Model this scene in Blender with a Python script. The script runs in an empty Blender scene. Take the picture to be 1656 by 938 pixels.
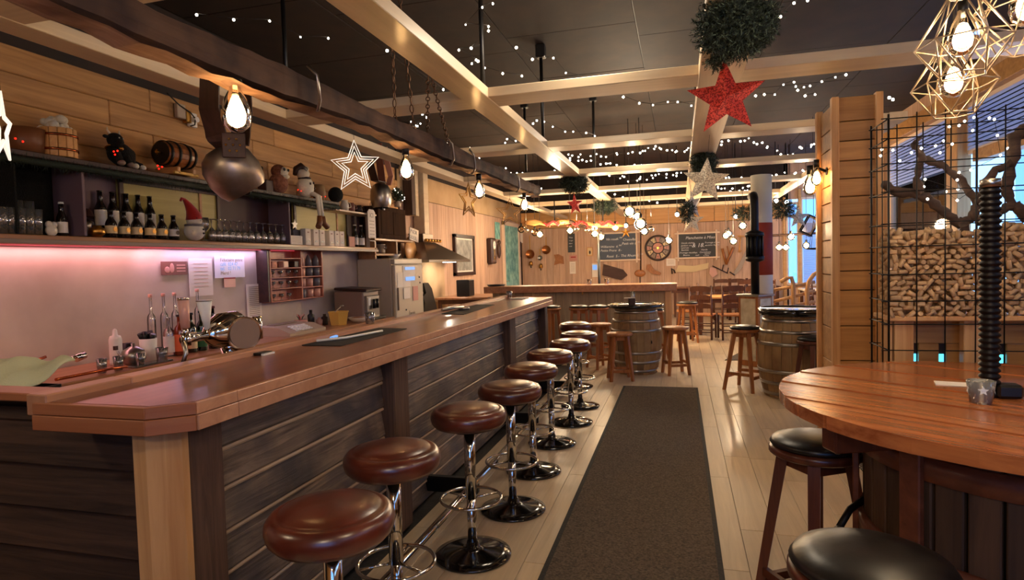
import bpy, math, random
from mathutils import Vector, Matrix, Euler
PI = math.pi
random.seed(7)
# ---------------------------------------------------------------- camera
CAM = Vector((0, 0, 1.5)); FPX = 986.09; YAW, PITCH, ROLL = -.26924, -.04309, -.02832
_f = Vector((math.sin(YAW)*math.cos(PITCH), math.cos(YAW)*math.cos(PITCH), math.sin(PITCH)))
_r0 = Vector((math.cos(YAW), -math.sin(YAW), 0)); _u0 = _r0.cross(_f)
_r = _r0*math.cos(ROLL)+_u0*math.sin(ROLL); _u = -_r0*math.sin(ROLL)+_u0*math.cos(ROLL)
scn = bpy.context.scene
COL = scn.collection
cd = bpy.data.cameras.new('camera'); cam = bpy.data.objects.new('camera', cd); COL.objects.link(cam)
cd.sensor_width = 36; cd.lens = FPX/1656*36; cd.clip_start = .02; cd.clip_end = 200
M = Matrix.Identity(4)
for i in range(3):
    M[i][0] = _r[i]; M[i][1] = _u[i]; M[i][2] = -_f[i]; M[i][3] = CAM[i]
cam.matrix_world = M
scn.camera = cam
# ---------------------------------------------------------------- world, exposure
scn.view_settings.view_transform = 'Standard'; scn.view_settings.look = 'None'
scn.view_settings.gamma = 1; scn.view_settings.use_curve_mapping = False
scn.view_settings.exposure = 1.3
w = bpy.data.worlds.new('world'); scn.world = w; w.use_nodes = True
w.node_tree.nodes['Background'].inputs[0].default_value = (.26, .52, 1, 1)
w.node_tree.nodes['Background'].inputs[1].default_value = 1.25
def at(px, py, x=None, y=None, z=None):
    """world point on a plane x=, y= or z= that the photograph shows at a pixel"""
    d = _r*((px-828)/FPX) - _u*((py-469)/FPX) + _f
    if x is not None: t = (x-CAM.x)/d.x
    elif y is not None: t = (y-CAM.y)/d.y
    else: t = (z-CAM.z)/d.z
    return CAM + d*t
def lamp(name, loc, power, col=(1, .80, .54), r=.04, kind='POINT', size=None, rot=None, parent=None):
    l = bpy.data.lights.new(name, kind); l.energy = power; l.color = col
    if kind == 'AREA':
        l.shape = 'RECTANGLE'; l.size, l.size_y = size
    else: l.shadow_soft_size = r
    o = bpy.data.objects.new(name, l); o.location = loc
    if rot: o.rotation_euler = rot
    COL.objects.link(o)
    if parent: o.parent = parent
    return o
# ---------------------------------------------------------------- materials
def lin(h):
    h = h.lstrip('#'); c = [int(h[i:i+2], 16)/255 for i in (0, 2, 4)]
    return tuple(v/12.92 if v <= .04045 else ((v+.055)/1.055)**2.4 for v in c)+(1,)
MATS = {}
def _new(name):
    m = bpy.data.materials.new(name); m.use_nodes = True; MATS[name] = m
    nt = m.node_tree; b = nt.nodes['Principled BSDF']
    return m, nt, b
def plain(name, c, rough=.5, metal=0, emit=None, es=0, spec=.5, coat=0, bump=0, bs=60, sheen=0, trans=0):
    m, nt, b = _new(name)
    b.inputs['Base Color'].default_value = lin(c); b.inputs['Roughness'].default_value = rough
    b.inputs['Metallic'].default_value = metal; b.inputs['Specular IOR Level'].default_value = spec
    b.inputs['Coat Weight'].default_value = coat; b.inputs['Coat Roughness'].default_value = .12
    b.inputs['Transmission Weight'].default_value = trans
    if sheen: b.inputs['Sheen Weight'].default_value = sheen
    if emit:
        b.inputs['Emission Color'].default_value = lin(emit); b.inputs['Emission Strength'].default_value = es
        if es < 60: m.cycles.emission_sampling = 'NONE'
    if bump:
        tc = nt.nodes.new('ShaderNodeTexCoord'); n = nt.nodes.new('ShaderNodeTexNoise'); bp = nt.nodes.new('ShaderNodeBump')
        n.inputs['Scale'].default_value = bs; n.inputs['Detail'].default_value = 4
        bp.inputs['Strength'].default_value = bump; bp.inputs['Distance'].default_value = .01
        nt.links.new(tc.outputs['Object'], n.inputs['Vector']); nt.links.new(n.outputs[0], bp.inputs['Height'])
        nt.links.new(bp.outputs[0], b.inputs['Normal'])
    return m
def wood(name, c1, c2, axis='x', sc=1.0, rough=.5, coat=0, bump=.25, var=.25, c3=None, dist=.8, spec=.4):
    """grain runs along local axis; each object gets its own offset and tone"""
    m, nt, b = _new(name); N = nt.nodes; L = nt.links
    tc = N.new('ShaderNodeTexCoord'); oi = N.new('ShaderNodeObjectInfo')
    mul = N.new('ShaderNodeMath'); mul.operation = 'MULTIPLY'; mul.inputs[1].default_value = 37
    L.new(oi.outputs['Random'], mul.inputs[0])
    add = N.new('ShaderNodeVectorMath'); add.operation = 'ADD'
    L.new(tc.outputs['Object'], add.inputs[0]); L.new(mul.outputs[0], add.inputs[1])
    mp = N.new('ShaderNodeMapping'); s = {'x': (1.3, 22, 22), 'y': (22, 1.3, 22), 'z': (22, 22, 1.3)}[axis]
    mp.inputs['Scale'].default_value = [v*sc for v in s]
    L.new(add.outputs[0], mp.inputs['Vector'])
    n = N.new('ShaderNodeTexNoise'); n.inputs['Scale'].default_value = 1; n.inputs['Detail'].default_value = 6
    n.inputs['Roughness'].default_value = .62; n.inputs['Distortion'].default_value = dist
    L.new(mp.outputs[0], n.inputs['Vector'])
    cr = N.new('ShaderNodeValToRGB'); cr.color_ramp.elements[0].position = .3; cr.color_ramp.elements[1].position = .7
    cr.color_ramp.elements[0].color = lin(c1); cr.color_ramp.elements[1].color = lin(c2)
    L.new(n.outputs[0], cr.inputs[0]); out = cr.outputs[0]
    n2 = N.new('ShaderNodeTexNoise'); n2.inputs['Scale'].default_value = 3.1; n2.inputs['Detail'].default_value = 3
    L.new(add.outputs[0], n2.inputs['Vector'])
    if c3:
        cr2 = N.new('ShaderNodeValToRGB'); cr2.color_ramp.elements[0].position = .42; cr2.color_ramp.elements[1].position = .66
        mx = N.new('ShaderNodeMix'); mx.data_type = 'RGBA'; mx.inputs['B'].default_value = lin(c3)
        L.new(n2.outputs[0], cr2.inputs[0]); L.new(cr2.outputs[0], mx.inputs['Factor']); L.new(out, mx.inputs['A']); out = mx.outputs['Result']
    hs = N.new('ShaderNodeHueSaturation')
    mr = N.new('ShaderNodeMapRange'); mr.inputs['To Min'].default_value = 1-var; mr.inputs['To Max'].default_value = 1+var
    L.new(oi.outputs['Random'], mr.inputs['Value']); L.new(mr.outputs[0], hs.inputs['Value']); L.new(out, hs.inputs['Color'])
    L.new(hs.outputs[0], b.inputs['Base Color'])
    b.inputs['Roughness'].default_value = rough; b.inputs['Coat Weight'].default_value = coat; b.inputs['Coat Roughness'].default_value = .15
    b.inputs['Specular IOR Level'].default_value = spec
    bp = N.new('ShaderNodeBump'); bp.inputs['Strength'].default_value = bump; bp.inputs['Distance'].default_value = .004
    L.new(n.outputs[0], bp.inputs['Height']); L.new(bp.outputs[0], b.inputs['Normal'])
    return m
def mottled(name, c1, c2, sc=3, rough=.8, bump=.1, lo=.35, hi=.65, metal=0, detail=6, vor=False):
    m, nt, b = _new(name); N = nt.nodes; L = nt.links
    tc = N.new('ShaderNodeTexCoord')
    if vor:
        n = N.new('ShaderNodeTexVoronoi'); n.inputs['Scale'].default_value = sc
        o = n.outputs['Color']; L.new(tc.outputs['Object'], n.inputs['Vector'])
        sp = N.new('ShaderNodeSeparateColor'); L.new(o, sp.inputs[0]); o = sp.outputs[0]
    else:
        n = N.new('ShaderNodeTexNoise'); n.inputs['Scale'].default_value = sc; n.inputs['Detail'].default_value = detail
        L.new(tc.outputs['Object'], n.inputs['Vector']); o = n.outputs[0]
    cr = N.new('ShaderNodeValToRGB'); cr.color_ramp.elements[0].position = lo; cr.color_ramp.elements[1].position = hi
    cr.color_ramp.elements[0].color = lin(c1); cr.color_ramp.elements[1].color = lin(c2)
    L.new(o, cr.inputs[0]); L.new(cr.outputs[0], b.inputs['Base Color'])
    b.inputs['Roughness'].default_value = rough; b.inputs['Metallic'].default_value = metal
    if bump:
        bp = N.new('ShaderNodeBump'); bp.inputs['Strength'].default_value = bump; bp.inputs['Distance'].default_value = .01
        L.new(o, bp.inputs['Height']); L.new(bp.outputs[0], b.inputs['Normal'])
    return m
def thin_glass(name, tint='#ffffff', gloss=.12, rough=.03, haze=0):
    m = bpy.data.materials.new(name); m.use_nodes = True; nt = m.node_tree; nt.nodes.clear(); MATS[name] = m
    o = nt.nodes.new('ShaderNodeOutputMaterial'); t = nt.nodes.new('ShaderNodeBsdfTransparent'); g = nt.nodes.new('ShaderNodeBsdfGlossy')
    t.inputs[0].default_value = lin(tint); g.inputs['Roughness'].default_value = rough
    lw = nt.nodes.new('ShaderNodeLayerWeight'); lw.inputs[0].default_value = .35
    ma = nt.nodes.new('ShaderNodeMath'); ma.operation = 'ADD'; ma.inputs[1].default_value = gloss; ma.use_clamp = True
    mx = nt.nodes.new('ShaderNodeMixShader')
    nt.links.new(lw.outputs['Fresnel'], ma.inputs[0]); nt.links.new(ma.outputs[0], mx.inputs[0])
    if haze:
        df = nt.nodes.new('ShaderNodeBsdfDiffuse'); df.inputs[0].default_value = (.8, .78, .74, 1); m2 = nt.nodes.new('ShaderNodeMixShader'); m2.inputs[0].default_value = haze
        nt.links.new(t.outputs[0], m2.inputs[1]); nt.links.new(df.outputs[0], m2.inputs[2]); t = m2
    nt.links.new(t.outputs[0], mx.inputs[1]); nt.links.new(g.outputs[0], mx.inputs[2]); nt.links.new(mx.outputs[0], o.inputs[0])
    return m
wood('floor_oak', '#b8a284', '#d0ba98', 'y', .8, .42, .1, .1, .09, spec=.5)
wood('wall_board', '#a37548', '#cc9a62', 'y', .7, .6, 0, .2, .16, spec=.3)
wood('pale_board', '#b38f76', '#d2b098', 'z', .7, .6, 0, .2, .10, spec=.3)
wood('panel_pine', '#a0703f', '#c8965a', 'x', .7, .5, .1, .15, .15)
wood('post_pine', '#b98350', '#dcae77', 'z', .7, .5, .1, .15, .06)
wood('weathered', '#40332c', '#8f7a68', 'y', 1.3, .5, .15, .9, .22, '#3c3638', 1.6)
wood('worn_lit_edge', '#9a8068', '#c0a68a', 'y', 1, .55, .1, .5, .1, None, 1.2)
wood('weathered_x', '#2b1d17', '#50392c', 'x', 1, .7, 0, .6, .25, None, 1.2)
wood('old_post', '#3c2a22', '#664a3a', 'z', 1.1, .7, 0, .6, .1, None, 1.4)
wood('beam_cream', '#cbb494', '#e0cbaa', 'y', .5, .45, .15, .08, .03)
wood('beam_cream_x', '#cbb494', '#e0cbaa', 'x', .5, .45, .15, .08, .03)
wood('bar_top', '#6e3a22', '#965634', 'y', .6, .3, .3, .05, .04, spec=.6)
wood('bar_edge', '#b07a5a', '#c99673', 'y', .6, .4, .2, .1, .08)
wood('bar_edge_x', '#9c5c3a', '#b0724c', 'x', .6, .4, .2, .1, .08)
wood('table_red', '#8c4724', '#cc8048', 'x', .7, .25, .5, .12, .10, spec=.5)
wood('press_stave', '#3a261a', '#5e432e', 'z', 1, .7, 0, .4, .25)
wood('press_hoop', '#5b2d1b', '#7d452b', 'x', .6, .5, .1, .2, .05)
wood('stool_brown', '#8a4f28', '#b9763f', 'z', .9, .45, .2, .1, .12)
wood('stool_dark', '#4b2114', '#6e3620', 'z', .9, .35, .3, .1, .08)
wood('chair_wood', '#432213', '#61351d', 'z', .9, .45, .2, .1, .1)
wood('barrel_oak', '#8c6c45', '#b08f62', 'z', .9, .6, 0, .3, .2, '#7a5a3a')
wood('barrel_low', '#6b4428', '#8f6340', 'z', .9, .6, 0, .3, .15)
wood('log_bark', '#463229', '#6c5142', 'y', .35, .85, 0, 1, 0, '#2b2024', 1.6)
wood('log_inner', '#9a7660', '#cfa88a', 'y', .5, .75, 0, .6, 0, '#6a4b3d', 1.6)
wood('dark_wood', '#2a1712', '#3f241b', 'y', .8, .5, .1, .2, .1)
wood('dark_wood_z', '#35211a', '#4e342a', 'z', .8, .5, .1, .2, .1)
wood('box_brown', '#2e1c14', '#46301f', 'z', .8, .9, 0, .2, .05, spec=.1)
wood('shelf_wood', '#94663f', '#b98558', 'y', .8, .5, .1, .2, .05)
wood('rack_wood', '#a85c48', '#c47a62', 'z', .8, .5, .1, .1, .05)
wood('counter_wood', '#9a6543', '#bd8761', 'y', .7, .35, .2, .1, .05)
wood('arrow_wood', '#3f2a24', '#59403a', 'x', .8, .7, 0, .3, 0)
wood('branch', '#2e211c', '#5b4538', 'x', .6, .8, 0, 1, 0, None, 2)
wood('gold_pine', '#c48a4c', '#d9a566', 'x', .7, .45, .15, .1, .06)
wood('yellow_panel', '#a99a54', '#bcae68', 'y', .4, .5, 0, .05, 0)
mottled('ceiling_dark', '#1a0e07', '#2c190d', 3, .75, .05)
mottled('plaster', '#b8a89c', '#cfc0b4', 2.2, .7, .08)
mottled('wall_plain', '#b09068', '#c2a27c', 2, .8, .05)
mottled('rug', '#40352b', '#6a5a49', 90, .95, .5)
mottled('rug_edge', '#1c1816', '#2b2623', 60, .8, .2)
mottled('leather', '#4a1d12', '#6a2c1a', 8, .3, .05)
MATS['leather'].node_tree.nodes['Principled BSDF'].inputs['Coat Weight'].default_value = .6
MATS['leather'].node_tree.nodes['Principled BSDF'].inputs['Coat Roughness'].default_value = .25
mottled('black_vinyl', '#0d0a09', '#1a1514', 20, .35, .1)
mottled('glitter_red', '#a81410', '#ff5a48', 160, .4, .5, .25, .6, .1, 2, True)
mottled('glitter_silver', '#a89c88', '#fff6e0', 160, .4, .4, .3, .6, .1, 2, True)
mottled('plush_brown', '#6a3a2c', '#a06a50', 40, .95, .4)
wood('cork', '#a8825a', '#d8b88e', 'z', 2, .85, 0, .3, .2)
mottled('tile', '#b8a888', '#d8ccb0', 9, .4, .05)
mottled('curtain', '#5fa39a', '#a5dccb', 7, .6, .4)
mottled('picture_art', '#70736f', '#a8a8a4', 6, .4, 0)
mottled('bell_bronze', '#8a7d72', '#b5a99c', 7, .38, .1, metal=.9)
wood('pale_board2', '#8d7a62', '#ab9678', 'z', .7, .6, 0, .2, .08)
wood('old_tool', '#6a4028', '#8e5c3a', 'z', 1, .6, 0, .2, .05)
plain('chrome', '#d8d4cc', .09, 1); plain('steel', '#a8a29a', .3, 1); plain('hood_steel', '#8d7f72', .28, .9)
plain('iron', '#191515', .45, .6); plain('wire', '#120f0e', .5, .4); plain('black', '#0c0a0a', .4); plain('black_gloss', '#0a0808', .12, coat=.6)
plain('copper', '#c4683c', .22, 1); plain('brass', '#c9954a', .3, 1); plain('pan_copper', '#a8683e', .3, .9)
plain('white', '#e9e2da', .5); plain('paper', '#e8ddd2', .8); plain('enamel', '#cdbfa9', .35, coat=.3); plain('ceramic', '#d8cdbf', .3)
plain('maroon', '#3a1a1a', .6); plain('lilac_board', '#6c5560', .6); plain('red_felt', '#a3140f', .9, sheen=.4, bump=.3)
plain('felt_white', '#e4dccb', .95, bump=.4); plain('plush_black', '#0b0908', 1, bump=.8, bs=90)
plain('beige_plastic', '#b39d86', .5); plain('grey_plastic', '#8b7566', .45); plain('yellow_tub', '#e0b352', .5)
plain('board_slate', '#475264', .6); plain('board_slate2', '#35373b', .6); plain('chalk', '#e6e6e8', .9, emit='#e6e6e8', es=.0)
plain('frame_pale', '#e6cdb4', .5); plain('cream_wire', '#b09a80', .35, .6); plain('cable', '#241d1a', .7)
plain('frost', '#e8e6e0', .6); plain('candle', '#ece0d0', .5); plain('cloth', '#c2c6a4', .9, bump=.3, bs=120); plain('rubber', '#1a1817', .7)
plain('beer_glass', '#120705', .08, coat=.6); plain('label_cream', '#d8c093', .6); plain('label_white', '#e4dcd4', .6); plain('label_orange', '#e0683a', .6); plain('label_green', '#245a2c', .6)
plain('bottle_green', '#10190c', .08, coat=.5); plain('bottle_orange', '#7a2a10', .1, coat=.5); plain('cap_red', '#5a1220', .4)
plain('column_white', '#d6cdbc', .7); plain('column_red', '#9c3a28', .7); plain('pink_card', '#c98f80', .7); plain('brown_card', '#7d4a40', .6)
plain('needle', '#202c22', .8); plain('needle_light', '#5a6c5a', .8); plain('chain', '#6a4c38', .4, .8)
plain('saw_steel', '#9a8a80', .5, .5); plain('hat_red', '#9c1d18', .9); plain('tub_brown', '#7a4a2a', .5); plain('grey_ceiling', '#8d8a86', .7)
plain('siding', '#a8c4dc', .7); plain('cup_grey', '#6f6a70', .4); plain('cup_pink', '#d6a090', .4)
plain('bulb_hot', '#ffffff', .3, emit='#ffcf8e', es=22); plain('fairy', '#ffffff', .3, emit='#fff4dd', es=9)
plain('red_led', '#ff3030', .3, emit='#ff1408', es=2.2); plain('led_pink', '#ffffff', .3, emit='#ff4a5a', es=.25); plain('spot_white', '#ffffff', .3, emit='#f4fbff', es=8)
plain('star_white', '#f2eee6', .5, emit='#fff0dc', es=.4); plain('sleeve', '#d2cfe6', .3); plain('pane_glow', '#49c8f0', .3, emit='#49c8f0', es=1.3); plain('blue_glow', '#4a6c98', .3, emit='#6a9ad8', es=.5)  # the blue for prints and lighter has a weak glow built in
thin_glass('glass', '#ffffff', .14, .04, .06); thin_glass('glass_clear', '#ffffff', .0, .04, .22); thin_glass('glass_bulb', '#fff3df', .04); thin_glass('glass_pane', '#dff0ff', .05); thin_glass('glass_smoke', '#f0ebe4', .22, .06, .14)
def translucent(name, c):
    m = bpy.data.materials.new(name); m.use_nodes = True; nt = m.node_tree; nt.nodes.clear(); MATS[name] = m
    o = nt.nodes.new('ShaderNodeOutputMaterial'); d = nt.nodes.new('ShaderNodeBsdfDiffuse'); t = nt.nodes.new('ShaderNodeBsdfTranslucent'); x = nt.nodes.new('ShaderNodeMixShader')
    d.inputs[0].default_value = t.inputs[0].default_value = lin(c); x.inputs[0].default_value = .65
    nt.links.new(d.outputs[0], x.inputs[1]); nt.links.new(t.outputs[0], x.inputs[2]); nt.links.new(x.outputs[0], o.inputs[0])
translucent('blind', '#dfe6f4')
def m_(n): return MATS[n]
# ---------------------------------------------------------------- mesh builder
class MB:
    def __init__(s): s.v = []; s.f = []; s.sm = []
    def add(s, V, F, smooth=False, M=None):
        o = len(s.v)
        s.v += [tuple(M@Vector(v)) for v in V] if M else [tuple(v) for v in V]
        s.f += [tuple(i+o for i in f) for f in F]; s.sm += [smooth]*len(F); return s
    def box(s, c, d, R=None, bev=0):
        a, b, e = d[0]/2, d[1]/2, d[2]/2; T = Matrix.Translation(Vector(c))
        if R is not None: T = T@R.to_4x4()
        if bev <= 0:
            V = [(x, y, z) for x in (-a, a) for y in (-b, b) for z in (-e, e)]
            return s.add(V, [(0, 1, 3, 2), (4, 6, 7, 5), (0, 4, 5, 1), (2, 3, 7, 6), (0, 2, 6, 4), (1, 5, 7, 3)], False, T)
        bev = min(bev, a*.9, b*.9, e*.9); V = []; idx = {}
        for sx in (-1, 1):
            for sy in (-1, 1):
                for sz in (-1, 1):
                    for k in range(3):
                        p = [sx*(a-bev), sy*(b-bev), sz*(e-bev)]; p[k] += (sx, sy, sz)[k]*bev
                        idx[(sx, sy, sz, k)] = len(V); V.append(p)
        F = []
        for k in range(3):
            i, j = [q for q in range(3) if q != k]
            for sg in (-1, 1):
                q = []
                for (u_, v_) in ((-1, -1), (1, -1), (1, 1), (-1, 1)):
                    t = [0, 0, 0]; t[k] = sg; t[i] = u_; t[j] = v_; q.append(idx[(*t, k)])
                F.append(q if (sg > 0) == (k != 1) else q[::-1])
            for u_ in (-1, 1):
                for v_ in (-1, 1):
                    lo = [0, 0, 0]; lo[i] = u_; lo[j] = v_; lo[k] = -1; hi = lo[:]; hi[k] = 1
                    q = [idx[(*lo, i)], idx[(*hi, i)], idx[(*hi, j)], idx[(*lo, j)]]
                    F.append(q)
        for sx in (-1, 1):
            for sy in (-1, 1):
                for sz in (-1, 1): F.append([idx[(sx, sy, sz, k)] for k in range(3)])
        # orient outward
        G = []
        for f in F:
            P = [Vector(V[i_]) for i_ in f]; n = (P[1]-P[0]).cross(P[2]-P[0]); c_ = sum(P, Vector())/len(P)
            G.append(f if n.dot(c_) > 0 else f[::-1])
        return s.add(V, G, False, T)
    def cyl(s, p0, p1, r0, r1=None, n=12, cap=True, smooth=True):
        r1 = r0 if r1 is None else r1; return s.tube([p0, p1], [r0, r1], n, cap=cap, smooth=smooth)
    def tube(s, pts, r, n=8, closed=False, cap=True, smooth=True):
        pts = [Vector(p) for p in pts]; k = len(pts); R = r if isinstance(r, (list, tuple)) else [r]*k
        V = []; up = None
        for i, p in enumerate(pts):
            if closed: t = pts[(i+1) % k]-pts[i-1]
            else: t = pts[min(i+1, k-1)]-pts[max(i-1, 0)]
            t.normalize()
            if up is None: up = Vector((0, 0, 1)) if abs(t.z) < .9 else Vector((1, 0, 0))
            a = t.cross(up)
            if a.length < 1e-5: a = t.orthogonal()
            a.normalize(); b = a.cross(t); up = b
            for j in range(n):
                w_ = 2*PI*j/n; V.append(p+(a*math.cos(w_)+b*math.sin(w_))*R[i])
        F = []
        for i in range(k if closed else k-1):
            for j in range(n):
                q = (i+1) % k; F.append((i*n+j, i*n+(j+1) % n, q*n+(j+1) % n, q*n+j))
        s.add(V, F, smooth)
        if cap and not closed:
            o = len(s.v)-len(V)
            s.f += [tuple(o+j for j in range(n))[::-1], tuple(o+(k-1)*n+j for j in range(n))]; s.sm += [False, False]
        return s
    def lathe(s, prof, c=(0, 0, 0), n=24, M=None, smooth=True, arc=2*PI):
        V = []; F = []; k = len(prof); full = abs(arc-2*PI) < 1e-6; m = n if full else n+1
        for j in range(m):
            a = arc*j/n
            for r, z in prof: V.append((r*math.cos(a), r*math.sin(a), z))
        for j in range(n):
            q = (j+1) % m
            for i in range(k-1):
                f = (j*k+i, q*k+i, q*k+i+1, j*k+i+1)
                if prof[i][0] < 1e-6: f = (j*k+i, q*k+i+1, j*k+i+1)
                elif prof[i+1][0] < 1e-6: f = (j*k+i, q*k+i, j*k+i+1)
                F.append(f)
        T = Matrix.Translation(Vector(c)); T = T@M.to_4x4() if M is not None else T
        return s.add(V, F, smooth, T)
    def prism(s, poly, z0, z1, M=None):
        n = len(poly); V = [(x, y, z0) for x, y in poly]+[(x, y, z1) for x, y in poly]
        F = [tuple(range(n))[::-1], tuple(range(n, 2*n))]+[(i, (i+1) % n, n+(i+1) % n, n+i) for i in range(n)]
        return s.add(V, F, False, M)
    def ell(s, c, r, n=14, m=8, R=None):
        r = (r, r, r) if not isinstance(r, (tuple, list)) else r
        pr = [(math.sin(PI*i/m), -math.cos(PI*i/m)) for i in range(m+1)]; pr[0] = (0, -1); pr[-1] = (0, 1)
        V = []; F = []
        for j in range(n):
            a = 2*PI*j/n
            for q, z in pr: V.append((r[0]*q*math.cos(a), r[1]*q*math.sin(a), r[2]*z))
        k = m+1
        for j in range(n):
            q = (j+1) % n
            for i in range(m):
                F.append((j*k+i, q*k+i+1, j*k+i+1) if i == 0 else (j*k+i, q*k+i, j*k+i+1) if i == m-1 else (j*k+i, q*k+i, q*k+i+1, j*k+i+1))
        T = Matrix.Translation(Vector(c)); T = T@R.to_4x4() if R is not None else T
        return s.add(V, F, True, T)
    def mesh(s, name):
        me = bpy.data.meshes.new(name); me.from_pydata(s.v, [], s.f)
        me.polygons.foreach_set('use_smooth', s.sm); me.update(); return me
def rx(a): return Matrix.Rotation(a, 3, 'X')
def ry(a): return Matrix.Rotation(a, 3, 'Y')
def rz(a): return Matrix.Rotation(a, 3, 'Z')
LEFTW = rz(PI/2)@rx(PI/2)      # local xy plane onto the left wall (x -> +y, y -> up, z -> +x)
BACKW = rx(PI/2)               # local xy plane onto the back wall (x -> +x, y -> up, z -> -y)
def obj(name, me, mat, parent=None, loc=(0, 0, 0), rot=None, kind=None):
    if isinstance(me, MB): me = me.mesh(name)
    if mat and not me.materials: me.materials.append(m_(mat))
    o = bpy.data.objects.new(name, me); COL.objects.link(o); o.location = loc
    if rot is not None: o.rotation_euler = rot.to_euler() if isinstance(rot, Matrix) else rot
    if parent: o.parent = parent
    if kind: o['kind'] = kind
    return o
def tag(o, label, cat, group=None, kind=None):
    o['label'] = label; o['category'] = cat
    if group: o['group'] = group
    if kind: o['kind'] = kind
    return o
def thing(name, label, cat, loc=(0, 0, 0), rot=None, group=None):
    o = bpy.data.objects.new(name, None); o.empty_display_size = .05; COL.objects.link(o); o.location = loc
    if rot is not None: o.rotation_euler = rot.to_euler() if isinstance(rot, Matrix) else (0, 0, rot)
    return tag(o, label, cat, group)
def single(name, mb, mat, label, cat, loc=(0, 0, 0), rot=None, group=None, kind=None):
    return tag(obj(name, mb, mat, None, loc, rot), label, cat, group, kind)
def dup(root, loc, rot=0, label=None, group=None):
    r = root.copy(); COL.objects.link(r); r.location = loc; r.rotation_euler = (0, 0, rot)
    if label: r['label'] = label
    if group: r['group'] = group
    for ch in list(root.children):
        c = ch.copy(); COL.objects.link(c); c.parent = r
        for g in ch.children:
            d = g.copy(); COL.objects.link(d); d.parent = c
    return r
def plabel(o, l): o['label'] = l; return o
BOXC = {}
def bbox(dx, dy, dz, bev=.003):
    k = (round(dx, 3), round(dy, 3), round(dz, 3), bev)
    if k not in BOXC: BOXC[k] = MB().box((0, 0, 0), k[:3], bev=bev).mesh('box')
    me = BOXC[k]; return me
MATBOX = {}
def pbox(name, c, d, mat, parent=None, bev=.003, rot=None, kind=None):
    """one piece with its own look; alike pieces share mesh data"""
    k = (round(d[0], 3), round(d[1], 3), round(d[2], 3), bev, mat)
    if k not in MATBOX:
        me = MB().box((0, 0, 0), k[:3], bev=bev).mesh(name); me.materials.append(m_(mat)); MATBOX[k] = me
    return obj(name, MATBOX[k], None, parent, c, rot, kind)
def text(name, body, size, loc, R, mat, parent=None, depth=.001, align='LEFT', shear=0):
    cu = bpy.data.curves.new(name, 'FONT'); cu.body = body; cu.size = size; cu.extrude = depth; cu.align_x = align; cu.shear = shear
    cu.resolution_u = 2
    t = bpy.data.objects.new(name, cu); COL.objects.link(t); me = bpy.data.meshes.new_from_object(t)
    bpy.data.objects.remove(t); me.name = name
    return obj(name, me, mat, parent, loc, R)
ORD = ['first', 'second', 'third', 'fourth', 'fifth', 'sixth', 'seventh', 'eighth', 'ninth', 'tenth', 'eleventh', 'twelfth', 'thirteenth', 'fourteenth', 'fifteenth', 'sixteenth']
WL, YB, XR, ZC = -4.4, 17.0, 3.6, 3.85
# ================================================================ SETTING
def struct(name, mb, mat, loc=(0, 0, 0), parent=None):
    o = obj(name, mb, mat, parent, loc)
    if not parent: o['kind'] = 'structure'
    return o
# floor
floor = struct('floor', MB().box((-.4, 7.3, -.06), (8.1, 19.7, .09)), 'rug_edge')
FY = []
for i in range(28):
    x = -1.5+i*.18+.09; y = 1.0-random.random()*1.3
    while y < 10:
        pbox('plank', (x, y+.65, -.0065), (.1785, 1.297, .013), 'floor_oak', floor, .0015); y += 1.3
    FY.append(y)
mb = MB()
for i in range(28):
    y = FY[i]
    while y < 17: mb.box((-1.41+i*.18, y+.65, -.0065), (.177, 1.29, .013), bev=.0015); y += 1.3
for i in range(16):
    for j in range(6): mb.box((-4.3+i*.18, 9.4+j*1.3, -.0065), (.177, 1.29, .013), bev=.0015)
obj('far_planks', mb, 'floor_oak', floor, kind='stuff')
# ceiling, its dark panels, painted lattice and hanger rods
ceiling = struct('ceiling', MB().box((-.4, 7.3, ZC+.07), (8.1, 19.7, .1)), 'black')
for i in range(6):
    for j in range(13):
        pbox('panel', (-3.72+i*1.335, -1.7+j*1.5+(i % 2)*.4-.3, ZC+.01+random.random()*.004), (1.328, 1.493, .02), 'ceiling_dark', ceiling, .003)
for a, b, y0, y1 in ((-3.17, -2.99, -2, 16.9), (-1.51, -1.31, -2, 16.9), (.14, .42, -2, 16.9), (1.85, 2.0, 6.3, 16.9)):
    obj('ceiling_beam', MB().box((0, 0, 0), (b-a, y1-y0, .075), bev=.004), 'beam_cream', ceiling, ((a+b)/2, (y0+y1)/2, 2.7375))
for yf in (-.1, 2.25, 4.54, 6.6, 8.67, 10.74, 12.8, 14.9):
    x1 = 3.55 if yf < 5 else 1.86
    obj('ceiling_beam', MB().box((0, 0, 0), (x1+3.16, .29, .068), bev=.004), 'beam_cream_x', ceiling, ((x1-3.16)/2, yf-.145, 2.738))
for x, y in ((-1.41, 4.45), (-1.41, 6.55), (-1.12, 8.55), (-2.1, 8.55), (.28, 4.9), (-3.08, 4.4), (.28, 8.6), (-2.2, 3.6)):
    if (x, y) == (-2.2, 3.6): continue
    r_ = obj('hanger_rod', MB().cyl((0, 0, 2.775), (0, 0, ZC), .018, n=8), 'black', ceiling, (x, y, 0))
    obj('rod_bracket', MB().box((0, 0, ZC-.07), (.1, .1, .14), bev=.01), 'black', r_)
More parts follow.
